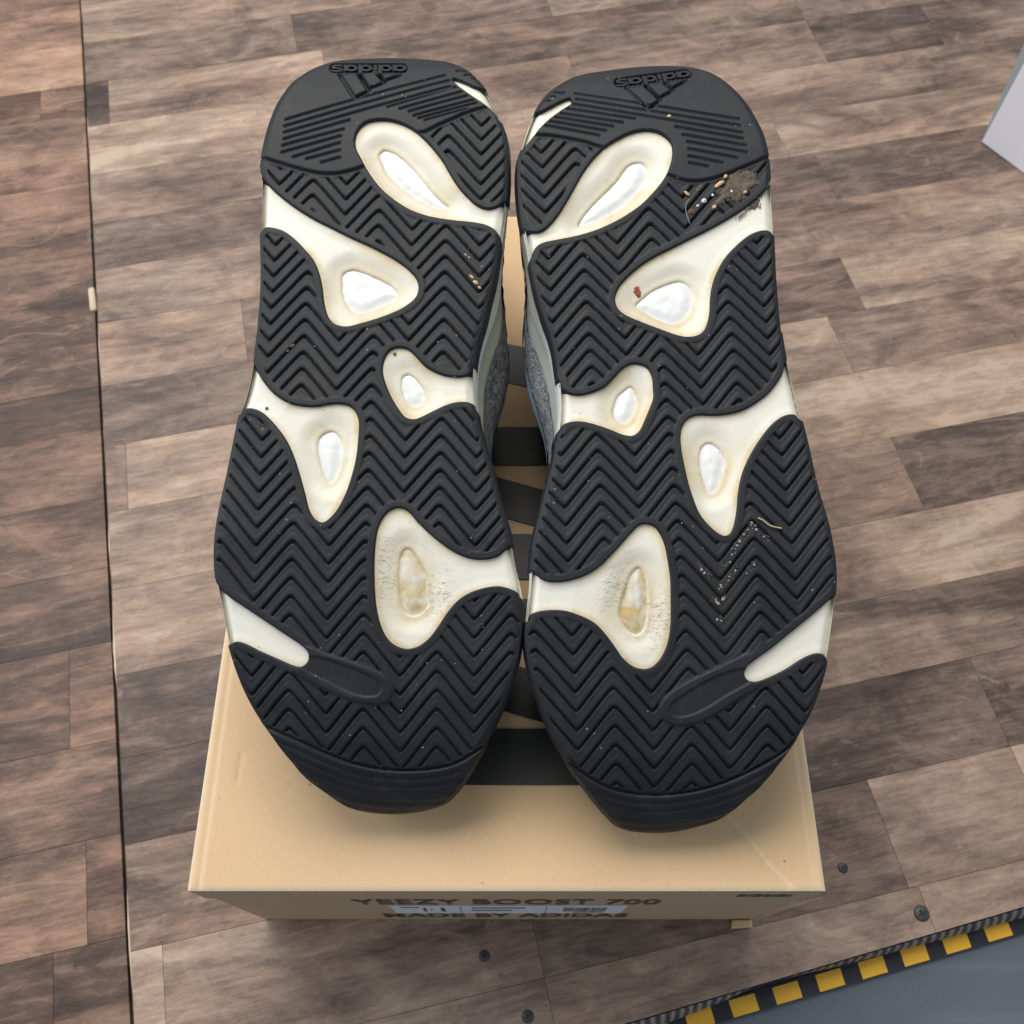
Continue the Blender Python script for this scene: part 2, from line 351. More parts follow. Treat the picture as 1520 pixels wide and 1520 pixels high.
screw(719, 1419, .0028, 'dark screw in the floor below the middle of the cardboard box')
screw(783, 1509, .0030, 'dark screw at the bottom border below the cardboard box')

# platform edge, edging strips, hazard tape, lower floor
LZ = -.016
V, F = prism([AB(-3, -3), AB(3, -3), AB(3, 1.5), AB(-3, 1.5)], LZ-.05, LZ-.0032)
tag(mesh_obj('lower_floor', V, F, M['lower']), kind='structure')
def AE(x, y, z=LZ):
    X, Y = on_z(x, y, z); return (X*ca+Y*sa, -X*sa+Y*ca)
def strip(a0, a1, bo, bi, z0, z1, tip=True):
    Vs, Fs = [], []; n = 40
    for i in range(n+1):
        a = a0+(a1-a0)*i/n; k = min(1, (i/n)*6) if tip else min(1, (1-i/n)*9)
        w_ = (bi-bo)*max(.05, k**.6)
        for j in range(5):
            s = j/4; b_ = bi-w_*s
            Vs.append((*ABs(a, b_), z0+(z1-z0)*math.cos(s*1.35)+.00025*math.sin(a*2*math.pi/.0023)))
        if i: 
            for j in range(4): q = (i-1)*5+j; Fs.append((q, q+1, q+6, q+5))
    return Vs, Fs
a0 = AE(1160, 1462)[0]; bT0 = -.0205; bT1 = -.0266
print('tape b', bT0, bT1, AE(1200, 1456), AE(1200, 1476))
edging_z = -.0045
ed = empty('edge_strip', (0, 0, 0), 'long wood grain edging strip between floor edge and hazard tape at right', 'edging')
V, F = strip(a0, 1.2, bT0-.0004, EDGE-.0006, LZ, edging_z, True); mesh_obj('moulding', V, F, M['rib'], ed, True)
ed = empty('edge_strip', (0, 0, 0), 'broken off end of wood grain edging strip at the bottom edge left of the gap', 'edging')
V, F = strip(-.4, AE(1115, 1478)[0], bT0-.0004, EDGE-.0006, LZ, edging_z, False); mesh_obj('moulding', V, F, M['rib'], ed, True)
tp = empty('hazard_tape', (*AB(.1, bT0), LZ), 'yellow and black hazard tape along the platform edge at lower right', 'tape')
ox, oy = AB(.1, bT0)
def rel(P): return [(x-ox, y-oy) for x, y in P]
V, F = prism(rel([ABs(-.5, bT1), ABs(1.2, bT1), ABs(1.2, bT0+.003), ABs(-.5, bT0+.003)]), -.0031, .0002); mesh_obj('tape_base', V, F, M['black'], tp)
s0 = AE(1120+110*.27624, 1100+1380*.27624)[0]; s5 = AE(1120+1255*.27624, 1100+1070*.27624)[0]; per = (s5-s0)/5
print('per', per)
for k in range(-12, 30):
    a = s0+k*per; j = .0006*(rng.rand()-.5)
    V, F = prism(rel([ABs(a+j, bT1+.0002), ABs(a+per*.585+j, bT1+.0002), ABs(a+per*.585, bT0+.002), ABs(a, bT0+.002)]), .00021, .00042)
    mesh_obj('yellow_patch', V, F, M['yellow'], tp)

# ------------------------------------------------------------------ WHITE CARTON (upper right)
P0 = on_z(1457, 211)
dA = np.array([math.cos(math.radians(-54.4)), math.sin(math.radians(-54.4))]); dB = np.array([math.cos(math.radians(62)), math.sin(math.radians(62))])
wc = empty('white_carton', (*P0, 0), 'white carton standing on the floor, cut off by the right edge of the photo', 'box')
def wall(name, p, q, thick, z0, z1, mat, par):
    p, q = np.array(p), np.array(q); d = (q-p)/np.linalg.norm(q-p); nn = np.array([-d[1], d[0]])*thick
    P = [p, q, q+nn, p+nn]
    ar = sum(P[i][0]*P[(i+1) % 4][1]-P[(i+1) % 4][0]*P[i][1] for i in range(4))
    if ar < 0: P = P[::-1]
    V, F = prism(P, z0, z1, .0004); return mesh_obj(name, V, F, mat, par)
o0 = np.zeros(2)
wall('front_panel', o0, dA*.26, .0018, .0006, .13, M['white'], wc)
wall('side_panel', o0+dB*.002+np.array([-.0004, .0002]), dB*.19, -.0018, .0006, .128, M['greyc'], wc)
wall('back_panel', dB*.19, dB*.19+dA*.26, -.0018, .0006, .13, M['white'], wc)
wall('far_panel', dA*.26, dA*.26+dB*.19, .0018, .0006, .13, M['white'], wc)
V, F = prism([o0-dA*.001-dB*.001, dA*.262-dB*.001, dA*.262+dB*.192, dB*.192-dA*.001], .1305, .134, .0006); mesh_obj('lid', V, F, M['white'], wc)

# ------------------------------------------------------------------ SHOE BOX
BT = .132; X0, X1, Y0, Y1 = -.1275, .1232, .0452, .4022
bx = empty('shoe_box', (0, .2237, 0), 'tan cardboard shoe box with black printed bars lying under the two sneakers', 'box')
bx_o = np.array([0, .2237])
nx_, ny_ = 330, 460
xs = np.linspace(X0, X1, nx_); ys = np.linspace(Y0, Y1, ny_); XX, YY = np.meshgrid(xs, ys)
ed_ = np.minimum(np.minimum(XX-X0, X1-XX), np.minimum(YY-Y0, Y1-YY))
Z = np.full_like(XX, BT)
Z -= .0010*np.exp(-ed_/.0008)
Z -= .00028*np.exp(-((XX-X0-.0042)/.0009)**2); Z -= .00028*np.exp(-((X1-XX-.0035)/.0009)**2)
Z -= .0006*(np.sin(XX*19+1)*np.sin(YY*13)*.5+.5)
def segd(X, Y, p, q):
    p, q = np.array(p), np.array(q); d = q-p; t = np.clip(((X-p[0])*d[0]+(Y-p[1])*d[1])/(d@d), 0, 1)
    return np.hypot(X-p[0]-t*d[0], Y-p[1]-t*d[1])
cp = [on_z(1072, 1200, BT), on_z(1112, 1243, BT), on_z(1138, 1278, BT), on_z(1172, 1312, BT)]
cp0 = cp
for p, q in zip(cp[:-1], cp[1:]):
    dd = segd(XX, YY, p, q); Z -= .0006*np.exp(-(dd/.0013)**2)
cp = [on_z(352, 1160, BT), on_z(358, 1120, BT)]
Z -= .0004*np.exp(-(segd(XX, YY, *cp)/.0010)**2)
lidtop = np.stack([XX-bx_o[0], YY-bx_o[1], Z], -1).reshape(-1, 3)
idx = np.arange(nx_*ny_).reshape(ny_, nx_)
Q = np.stack([idx[:-1, :-1], idx[:-1, 1:], idx[1:, 1:], idx[1:, :-1]], -1).reshape(-1, 4)
wear = np.exp(-ed_/.0010)*.9+.35*np.exp(-((XX-X0-.0052)/.0008)**2)+.35*np.exp(-((X1-XX-.0045)/.0008)**2)
for p, q in zip(cp0[:-1], cp0[1:]): wear += .38*np.exp(-(segd(XX, YY, p, q)/.0008)**2)
quad_mesh_np('lid_top', lidtop, Q, M['card'], bx, {'wear': wear.ravel()})
def wallb(name, p, q, th, z0, z1, mat): return wall(name, np.array(p)-bx_o, np.array(q)-bx_o, th, z0, z1, mat, bx)
zt = BT-.0012
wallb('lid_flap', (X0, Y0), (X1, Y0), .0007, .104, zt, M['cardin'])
wallb('lid_flap', (X0, Y0+.0009), (X0, Y1), -.0007, .104, zt, M['card'])
wallb('lid_flap', (X1, Y0+.0009), (X1, Y1), .0007, .104, zt, M['card'])
wallb('lid_flap', (X0+.002, Y1), (X1-.002, Y1), -.0007, .104, zt, M['card'])
g = .0010
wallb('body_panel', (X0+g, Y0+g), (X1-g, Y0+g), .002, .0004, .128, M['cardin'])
wallb('body_panel', (X0+g, Y0+g+.0022), (X0+g, Y1-g), -.002, .0004, .128, M['card'])
wallb('body_panel', (X1-g, Y0+g+.0022), (X1-g, Y1-g), .002, .0004, .128, M['card'])
wallb('body_panel', (X0+g+.0022, Y1-g), (X1-g-.0022, Y1-g), -.002, .0004, .128, M['card'])
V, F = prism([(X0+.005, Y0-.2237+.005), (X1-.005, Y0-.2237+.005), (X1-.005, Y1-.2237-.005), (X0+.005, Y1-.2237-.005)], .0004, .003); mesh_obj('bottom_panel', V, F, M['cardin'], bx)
V, F = prism([(p[0], p[1]-.2237) for p in [on_z(1084, 1379), on_z(1115, 1377), on_z(1114, 1366), on_z(1086, 1366)]], .0005, .0035, .0006); mesh_obj('bottom_tab', V, F, M['card'], bx)
# printed bars on the lid
def lidpoly(P, z=.0003):
    P = [on_z(x, y, BT) for x, y in P]; P = [(p[0], p[1]-.2237) for p in P][::-1]
    ar = sum(P[i][0]*P[(i+1) % len(P)][1]-P[(i+1) % len(P)][0]*P[i][1] for i in range(len(P)))
    if ar < 0: P = P[::-1]
    V, F = prism(P, BT-.0008, BT+z); o = mesh_obj('printed_bar', V, F, M['ink'], bx)
lidpoly([(610, 482), (800, 520), (900, 540), (900, 598), (785, 575), (610, 538)])
lidpoly([(600, 634), (900, 634), (905, 691), (595, 691)])
lidpoly([(590, 672+8), (736, 708), (812, 729), (910, 755), (910, 812), (797, 782), (755, 770), (585, 728)][0:0] or [(598, 693), (640, 693), (736, 708), (812, 729), (930, 760), (930, 818), (797, 782), (755, 770), (596, 728)])
lidpoly([(580, 793), (930, 793), (938, 860), (575, 860)])
lidpoly([(570, 889), (940, 889), (945, 957), (720, 957), (566, 930)])
lidpoly([(560, 945), (750, 985), (980, 1040), (985, 1110), (812, 1074), (748, 1055), (555, 1010)])
lidpoly([(548, 1082), (985, 1082), (995, 1165), (540, 1165)])

def text_mesh(body, offset=0.0):
    c = bpy.data.curves.new('t', 'FONT'); c.body = body; c.offset = offset; c.resolution_u = 3
    o = bpy.data.objects.new('t', c); COL.objects.link(o); dg = bpy.context.evaluated_depsgraph_get(); dg.update()
    me = o.evaluated_get(dg).to_mesh(); V = np.array([v.co[:] for v in me.vertices]); F = [tuple(p.vertices) for p in me.polygons]
    o.evaluated_get(dg).to_mesh_clear(); bpy.data.objects.remove(o); bpy.data.curves.remove(c); return V, F
def zfront(y, yy=None):
    yy = Y0+g if yy is None else yy; d = rays([(760, y)])[0]; return CAMH+d[2]*(yy/d[1])
def xfront(x, z, yy):
    dep = yy*ct+(CAMH-z)*st; return (x-760)*dep/FPX
def face_text(body, x0, x1, y0, y1, name, mat, off=.02, mesh=None, lift=.0004):
    yy = Y0+g; zt_, zb = zfront(y0), zfront(y1); zm = (zt_+zb)/2
    V, F = text_mesh(body, off); mn, mx = V.min(0), V.max(0)
    a, b_ = xfront(x0, zm, yy), xfront(x1, zm, yy)
    W = [(a+(v[0]-mn[0])/(mx[0]-mn[0])*(b_-a), yy-lift-.2237, zb+(v[1]-mn[1])/(mx[1]-mn[1])*(zt_-zb)) for v in V]
    mesh_obj(name, W, F, mat, bx)
face_text('YEEZY BOOST 700', 522, 980, 1334.6, 1341.6, 'box_lettering', M['ink2'], .01)
face_text('MADE BY ADIDAS', 570, 932, 1355.5, 1360.5, 'box_lettering', M['ink2'], .02)
yy = Y0+g; z_a, z_b = zfront(1344), zfront(1354.6)
xa, xb = xfront(584, (z_a+z_b)/2, yy), xfront(926, (z_a+z_b)/2, yy)
o = mesh_obj('size_label', [(xa, yy-.0003-.2237, z_b), (xb, yy-.0003-.2237, z_b), (xb, yy-.0003-.2237, z_a), (xa, yy-.0003-.2237, z_a),
     (xa, yy-.0001-.2237, z_b), (xb, yy-.0001-.2237, z_b), (xb, yy-.0001-.2237, z_a), (xa, yy-.0001-.2237, z_a)],
     [(0, 1, 2, 3), (4, 7, 6, 5), (0, 4, 5, 1), (1, 5, 6, 2), (2, 6, 7, 3), (3, 7, 4, 0)], M['label'], bx)
V, F = [], []
def lab_rect(x0, x1, y0, y1):
    a, b_ = zfront(y0), zfront(y1); k = len(V); yq = yy-.00045-.2237
    p, q = xfront(x0, (a+b_)/2, yy), xfront(x1, (a+b_)/2, yy)
    V.extend([(p, yq, b_), (q, yq, b_), (q, yq, a), (p, yq, a)]); F.append((k, k+1, k+2, k+3))
x = 836
while x < 900:
    wd = .5+rng.rand()*1.1; lab_rect(x, x+wd, 1346, 1351.5); x += wd+.5+rng.rand()*.9
for a_, b_, c_, d_ in ((629, 633.5, 1347, 1351.5), (640, 642, 1348, 1350), (655, 661, 1346.5, 1351.5), (684, 685, 1344.5, 1354), (810, 811, 1344.5, 1354), (595, 622, 1345.3, 1346.2), (700, 780, 1346, 1347), (700, 760, 1349.5, 1350.5), (850, 895, 1352.3, 1353)): lab_rect(a_, b_, c_, d_)
mesh_obj('label_print', V, F, M['ink2'], bx)
yl = Y0; a = zfront(1327.5, yl); b_ = zfront(1330.5, yl); p, q = xfront(1098, a, yl), xfront(1174, a, yl)
V, F = [], []; k = 0; xx = p
while xx < q:
    wd = .0008+rng.rand()*.003; V += [(xx, yl-.0003-.2237, b_), (xx+wd, yl-.0003-.2237, b_), (xx+wd, yl-.0003-.2237, a), (xx, yl-.0003-.2237, a)]; F.append((k, k+1, k+2, k+3)); k += 4; xx += wd+.0009
mesh_obj('flap_print', V, F, M['ink2'], bx)

# ------------------------------------------------------------------ SNEAKERS
TH = math.radians(14.7)
O_ = np.array([0, .0705, .1853]); AX = np.array([1., 0, 0]); AV = np.array([0, math.cos(TH), math.sin(TH)]); AN = np.array([0, -math.sin(TH), math.cos(TH)])
C_ = np.array([0, 0, CAMH]); Cl = np.array([(C_-O_)@AX, (C_-O_)@AV, (C_-O_)@AN])
pv = np.array([-.03, -.015, -.006, -.001, .005, .010, .020, .035, .050, .070, .095, .13, .20, .265, .280, .290, .300, .308, .318, .34])
pn = np.array([-.068, -.0455, -.0345, -.0290, -.0240, -.0200, -.0145, -.0093, -.0060, -.0030, -.0006, 0, 0, 0, -.0008, -.0020, -.0042, -.0070, -.0120, -.0260])
_fv = np.linspace(-.03, .34, 1500); _fn = np.interp(_fv, pv, pn)
k_ = np.hanning(25); k_ /= k_.sum(); _pad = np.concatenate([np.full(30, _fn[0]), _fn, np.full(30, _fn[-1])]); _fs = np.convolve(_pad, k_, 'same')[30:-30]
VS = 0.0
def pro(v): return np.interp(np.asarray(v)+VS, _fv, _fs)
def px2s(P):
    """photo point -> (x, v) on the sole surface"""
    d = rays(P); dl = np.stack([d@AX, d@AV, d@AN], 1); p = np.zeros(len(d))
    for _ in range(30):
        t = (p-Cl[2])/dl[:, 2]; v = Cl[1]+t*dl[:, 1]; p = .5*p+.5*pro(v)
    t = (p-Cl[2])/dl[:, 2]
    return np.stack([Cl[0]+t*dl[:, 0], Cl[1]+t*dl[:, 1]], 1)
def s2w(x, v, n): return O_+np.outer(x, AX)+np.outer(v, AV)+np.outer(n, AN)
def catmull(P, k=5, closed=True):
    P = np.asarray(P, float); n = len(P); out = []
    rngi = range(n) if closed else range(n-1)
    for i in rngi:
        if closed: p0, p1, p2, p3 = P[i-1], P[i], P[(i+1) % n], P[(i+2) % n]
        else: p0, p1, p2, p3 = P[max(i-1, 0)], P[i], P[i+1], P[min(i+2, n-1)]
        for j in range(k):
            t = j/k; out.append(.5*((2*p1)+(-p0+p2)*t+(2*p0-5*p1+4*p2-p3)*t*t+(-p0+3*p1-3*p2+p3)*t**3))
    if not closed: out.append(P[-1])
    return np.array(out)
def sdf(X, V, P, closed=True, reach=.03):
    """signed distance, positive inside; far points get -reach"""
    sh = X.shape; x = X.ravel(); v = V.ravel(); out = np.full(x.shape, -reach)
    mn, mx = P.min(0)-reach, P.max(0)+reach
    m = (x > mn[0]) & (x < mx[0]) & (v > mn[1]) & (v < mx[1]); xi, vi = x[m], v[m]
    d2 = np.full(xi.shape, 1e9); ins = np.zeros(xi.shape, bool); n = len(P)
    for i in range(n if closed else n-1):
        a, b_ = P[i], P[(i+1) % n]; e = b_-a; ee = e@e
        if ee < 1e-14: continue
        t = np.clip(((xi-a[0])*e[0]+(vi-a[1])*e[1])/ee, 0, 1)
        d2 = np.minimum(d2, (xi-a[0]-t*e[0])**2+(vi-a[1]-t*e[1])**2)
        if (a[1] > vi.min()-1) and a[1] != b_[1]:
            c = ((a[1] > vi) != (b_[1] > vi)); ins ^= c & (xi < a[0]+(vi-a[1])*e[0]/(e[1]))
    d = np.sqrt(d2); out[m] = np.where(ins, d, -d) if closed else -d
    return out.reshape(sh)
def zc(o, s, P): return [(o[0]+x*s, o[1]+y*s) for x, y in P]
s1 = 440/1520; s2 = 500/1520
Z1 = lambda P: zc((360, 60), s1, P); Z2 = lambda P: zc((300, 480), s2, P); Z3 = lambda P: zc((300, 860), s2, P)
Z4 = lambda P: zc((740, 60), s1, P); Z5 = lambda P: zc((760, 480), s2, P); Z6 = lambda P: zc((760, 860), s2, P)
LEFT = dict(
 sil=Z1([(500,97),(620,88),(760,85),(900,90),(1040,103),(1120,130),(1180,168),(1245,240),(1275,300),(1330,410),(1355,500),(1362,600),(1362,700),(1355,800),(1345,870),(1332,960),(1312,1080),(1300,1160),(1285,1240),(1262,1330),(1240,1430)])
   +Z2([(1250,60),(1235,130),(1226,200),(1226,260),(1228,330),(1238,390),(1255,480),(1285,580),(1310,660),(1330,750),(1355,840),(1380,920),(1392,980),(1400,1040),(1414,1110),(1432,1180),(1445,1260),(1450,1330)])
   +Z3([(1443,230),(1425,350),(1405,420),(1380,500),(1350,580),(1318,650),(1285,720),(1250,790),(1215,850),(1178,910),(1135,965),(1085,1008),(1020,1030),(950,1045),(860,1053),(760,1048),(670,1030),(610,1000),(540,950),(460,890),(400,820),(350,760),(300,690),(260,635),(220,570),(180,490),(145,400),(120,320),(106,260),(95,200),(82,130),(70,60)])
   +Z2([(60,1180),(50,1100),(48,1020),(55,930),(70,840),(92,740),(112,650),(130,560),(150,460),(165,400),(185,345),(205,280),(222,200),(235,110),(242,40)])
   +Z1([(70,1500),(76,1420),(85,1320),(89,1200),(88,1100),(86,1010),(90,930),(92,850),(95,760),(90,690),(86,640),(92,590),(110,500),(140,400),(180,310),(240,225),(300,175),(370,135),(440,110)]),
 op=[Z1([(1078,203),(1090,197),(1140,215),(1190,238),(1245,247),(1300,240),(1400,400),(1340,425),(1285,362),(1240,325),(1180,285),(1110,235)]),
  Z1([(575,510),(590,460),(630,420),(690,405),(760,408),(830,430),(890,465),(940,510),(985,560),(1030,620),(1070,690),(1110,750),(1155,800),(1200,840),(1250,860),(1300,852),(1340,825),(1420,790),(1440,1020),(1335,1040),(1318,1000),(1290,965),(1245,943),(1180,930),(1100,922),(1020,912),(940,895),(870,870),(800,830),(730,775),(680,720),(635,655),(600,590),(580,550)]),
  Z1([(40,590),(88,640),(103,695),(140,745),(200,800),(280,860),(370,915),(460,960),(550,1005),(640,1045),(720,1085),(790,1125),(850,1170),(890,1215),(903,1260),(890,1310),(850,1350),(790,1385),(700,1420),(600,1450),(530,1465),(470,1450),(435,1410),(415,1340),(405,1260),(390,1190),(360,1120),(310,1060),(260,1010),(210,975),(150,958),(110,960),(88,985),(30,1000)]),
  Z2([(812,210),(820,160),(845,120),(885,105),(930,115),(970,150),(1010,190),(1060,220),(1110,235),(1170,238),(1210,222),(1230,185),(1340,180),(1340,410),(1245,392),(1220,362),(1180,352),(1120,360),(1060,385),(1010,410),(960,430),(915,420),(880,380),(845,320),(822,260)]),
  Z2([(190,90),(236,185),(270,250),(320,310),(380,350),(440,368),(510,372),(570,362),(630,360),(680,380),(705,430),(705,500),(695,600),(670,700),(640,780),(600,850),(550,895),(510,885),(480,840),(462,770),(440,690),(415,610),(380,530),(330,460),(275,405),(230,383),(190,385),(168,410),(100,430)]),
  Z2([(775,1050),(785,950),(805,890),(840,845),(885,828),(930,845),(970,890),(1020,940),(1080,990),(1140,1030),(1210,1058),(1280,1062),(1340,1045),(1392,1000),(1500,980),(1510,1280),(1440,1245),(1410,1208),(1350,1187),(1290,1190),(1220,1210),(1160,1245),(1110,1300),(1070,1360),(1025,1420),(970,1460),(910,1468),(850,1440),(810,1380),(785,1290),(775,1180)]),
  Z3([(10,-60),(58,2),(90,48),(140,90),(200,130),(290,190),(380,250),(440,290),(475,325),(478,365),(450,393),(410,390),(340,360),(260,325),(190,290),(150,282),(118,297),(50,320)])],
 fo=[None, Z1([(700,560),(730,540),(780,560),(830,600),(880,650),(930,710),(980,770),(1020,810),(1055,835),(1000,838),(940,815),(870,775),(800,720),(740,660),(710,600)]),
  Z1([(510,1180),(560,1158),(620,1175),(700,1210),(760,1245),(785,1280),(770,1310),(700,1345),(620,1375),(560,1370),(515,1310),(505,1240)]),
  Z2([(900,235),(930,218),(970,250),(998,300),(985,345),(950,362),(920,340),(900,290)]),
  Z2([(515,530),(540,490),(585,478),(620,520),(622,590),(605,660),(575,705),(545,680),(525,610)]),
  Z2([(890,1050),(915,1010),(950,1025),(985,1080),(1010,1140),(1005,1200),(1015,1260),(985,1300),(940,1312),(905,1290),(888,1230),(885,1130)]), None],
 cap=Z1([(20,560),(92,592),(180,620),(280,650),(380,674),(480,678),(560,660),(600,648),(700,600),(860,480),(930,465),(1000,430),(1080,395),(1160,360),(1250,337),(1380,310),(1600,0),(1000,-300),(0,-300),(-100,300)]),
 bumper=Z3([(180,615),(270,658),(350,692),(450,735),(560,785),(680,830),(800,855),(920,862),(1040,855),(1130,835),(1200,800),(1280,745),(1360,690),(1500,1100),(900,1400),(200,1100)]),
 oval=Z3([(455,300),(560,335),(680,372),(790,415),(850,460),(862,510),(830,560),(760,565),(680,548),(570,505),(460,450),(400,402)]),
 ovalin=Z3([(470,345),(560,355),(680,395),(780,440),(815,480),(800,525),(740,535),(660,515),(570,470),(480,425),(450,395)]),
 lines=[Z1(l) for l in ([(222,408),(1040,180)],[(215,442),(1075,203)],[(215,474),(1068,237)],[(213,508),(550,410)],[(207,541),(520,457)],[(203,577),(505,492)],[(262,600),(500,527)],[(330,610),(500,565)],[(405,628),(500,602)],
   [(745,342),(1098,240)],[(808,352),(1132,262)],[(855,366),(1180,277)],[(880,387),(1210,300)],[(905,400),(1200,322)],[(935,410),(1150,350)],[(1100,158),(1150,160)],[(1140,180),(1175,176)],[(1180,195),(1205,190)])],
 valley=[Z2([(1235,665)])[0], Z2([(915,590)])[0], Z2([(565,1080)])[0], Z2([(240,920)])[0], Z1([(1215,1190)])[0], Z1([(870,1060)])[0], Z3([(895,560)])[0], Z3([(1220,640)])[0], Z3([(565,640)])[0]],
 vidx=[1, 0, -1, -2, 1, 0, 0, 1, -1], anchor=Z2([(915,755)])[0])
RIGHT = dict(
 sil=Z4([(250,268),(300,230),(370,190),(450,165),(560,148),(700,132),(820,125),(930,127),(1030,140),(1120,175),(1200,235),(1270,310),(1320,390),(1360,470),(1385,560),(1396,630),(1400,700),(1404,770),(1410,850),(1415,920),(1418,1000),(1422,1080),(1426,1180),(1433,1280),(1441,1380),(1452,1480)])
   +Z5([(1224,40),(1234,100),(1245,160),(1262,230),(1283,310),(1303,390),(1325,470),(1345,550),(1362,630),(1380,710),(1402,790),(1430,880),(1450,970),(1465,1060),(1470,1130),(1468,1200),(1462,1280),(1452,1360)])
   +Z6([(1442,270),(1433,340),(1420,410),(1400,480),(1375,550),(1345,620),(1312,680),(1280,735),(1236,795),(1180,868),(1120,938),(1050,1000),(990,1050),(930,1086),(860,1108),(780,1128),(700,1138),(600,1137),(530,1127),(478,1105),(430,1058),(380,1000),(335,940),(290,880),(250,820),(215,755),(180,690),(150,620),(125,550),(100,480),(80,400),(65,320),(60,240),(66,180)])
   +Z5([(73,1270),(82,1190),(85,1120),(88,1050),(95,990),(115,900),(140,800),(165,700),(185,620),(200,540),(213,470),(220,400),(220,330),(213,260),(203,190),(193,120),(178,60)])
   +Z4([(258,1480),(236,1420),(212,1340),(190,1260),(172,1170),(160,1100),(148,1035),(132,970),(115,900),(105,820),(98,740),(97,650),(105,580),(125,520),(145,455),(170,390),(205,325)]),
 op=[Z4([(358,298),(372,303),(370,325),(320,358),(260,402),(210,450),(178,490),(110,560),(40,520),(120,340),(205,366),(260,345),(310,318)]),
  Z4([(895,560),(890,610),(870,670),(840,720),(790,780),(730,840),(660,890),(590,930),(500,970),(400,1000),(300,1020),(230,1035),(188,1062),(165,1115),(70,1130),(50,950),(115,945),(150,975),(190,982),(230,970),(270,935),(310,885),(350,820),(390,750),(430,680),(480,610),(540,550),(600,510),(670,475),(740,458),(800,462),(850,485),(885,520)]),
  Z4([(1460,650),(1398,700),(1370,760),(1320,810),(1250,865),(1170,915),(1080,965),(990,1010),(900,1055),(810,1100),(730,1150),(660,1210),(615,1265),(597,1320),(615,1375),(660,1410),(730,1440),(820,1475),(920,1510),(980,1518),(1030,1505),(1065,1470),(1085,1400),(1090,1320),(1100,1250),(1125,1180),(1165,1110),(1220,1050),(1280,1000),(1340,975),(1385,975),(1417,995),(1490,1010)]),
  Z5([(640,290),(635,240),(615,200),(580,182),(540,180),(500,200),(460,240),(420,280),(370,305),(310,320),(260,315),(228,290),(208,245),(100,240),(100,490),(210,480),(240,450),(290,440),(340,445),(400,462),(450,480),(500,500),(545,505),(580,480),(605,430),(630,370),(642,330)]),
  Z5([(1310,110),(1238,165),(1225,215),(1200,260),(1160,310),(1110,350),(1050,385),(980,405),(910,412),(840,410),(790,430),(765,475),(762,540),(775,620),(795,710),(820,790),(850,860),(900,920),(950,955),(985,950),(1005,910),(1018,840),(1025,760),(1045,670),(1080,590),(1130,510),(1180,450),(1230,415),(1275,410),(1308,435),(1400,440)]),
  Z5([(720,1250),(718,1150),(705,1060),(690,990),(660,930),(625,905),(580,905),(540,940),(500,985),(450,1040),(400,1090),(340,1130),(270,1155),(200,1165),(140,1155),(85,1110),(-10,1090),(-20,1350),(68,1350),(95,1310),(150,1295),(230,1295),(300,1315),(370,1350),(420,1400),(465,1460),(500,1510),(550,1550),(610,1560),(660,1530),(700,1460),(718,1370)]),
  Z6([(1540,0),(1462,65),(1400,120),(1330,180),(1250,245),(1170,310),(1100,360),(1060,395),(1050,430),(1070,458),(1110,462),(1170,440),(1240,405),(1310,360),(1370,335),(1410,342),(1434,375),(1510,390)])],
 fo=[None, Z4([(745,610),(765,650),(755,700),(710,760),(660,810),(600,855),(530,890),(470,915),(415,930),(440,880),(490,820),(550,760),(610,700),(660,630),(700,605)]),
  Z4([(740,1310),(790,1270),(850,1240),(930,1215),(980,1240),(997,1300),(985,1370),(950,1415),(890,1433),(820,1410),(750,1370),(710,1345)]),
  Z5([(540,275),(562,310),(560,360),(535,420),(505,437),(470,415),(463,370),(480,320),(510,290)]),
  Z5([(860,560),(890,530),(930,545),(965,600),(960,660),(935,730),(905,755),(885,740),(870,690),(855,620)]),
  Z5([(575,1095),(600,1130),(615,1200),(612,1300),(600,1370),(565,1397),(520,1370),(490,1310),(500,1250),(520,1190),(540,1130)]), None],
 cap=Z4([(1500,540),(1395,582),(1330,612),(1250,647),(1150,687),(1050,714),(960,714),(890,690),(800,650),(640,540),(545,547),(450,517),(350,497),(260,482),(180,478),(80,460),(-100,100),(500,-300),(1400,-300),(1700,200)]),
 bumper=Z6([(1380,640),(1290,718),(1220,782),(1120,842),(1000,900),(880,942),(760,965),(640,973),(520,962),(420,932),(330,882),(240,815),(150,740),(0,900),(500,1500),(1300,1300)]),
 oval=Z6([(1090,335),(1000,362),(880,420),(780,468),(705,520),(668,570),(680,625),(720,655),(790,660),(870,635),(950,590),(1040,530),(1120,475)]),
 ovalin=Z6([(1060,400),(980,410),(880,452),(780,510),(715,560),(705,600),(740,625),(800,620),(880,585),(960,535),(1040,490),(1080,460)]),
 lines=[Z4(l) for l in ([(395,275),(1235,406)],[(400,303),(1240,440)],[(383,328),(1250,475)],[(347,351),(700,404)],[(320,376),(638,424)],[(292,396),(590,444)],[(262,416),(552,466)],[(236,437),(517,490)],
   [(910,445),(1255,506)],[(945,485),(1270,541)],[(970,521),(1275,576)],[(977,558),(1225,605)],[(978,595),(1150,630)],[(980,630),(1075,649)],[(285,268),(340,272)],[(250,288),(290,290)],[(235,310),(262,312)])],
 valley=[Z5([(230,850)])[0], Z5([(560,825)])[0], Z5([(935,1160)])[0], Z5([(1285,1200)])[0], Z6([(290,520)])[0], Z6([(650,760)])[0], Z6([(990,720)])[0], Z4([(230,600)])[0], Z4([(620,1130)])[0]],
 vidx=[-1, 0, 1, 2, -1, 0, 1, -1, 0], anchor=Z5([(560,745)])[0])
def sm(x): x = np.clip(x, 0, 1); return x*x*(3-2*x)
def smin(a, b, k):
    h = np.clip(.5+.5*(b-a)/k, 0, 1); return b*(1-h)+a*h-k*h*(1-h)

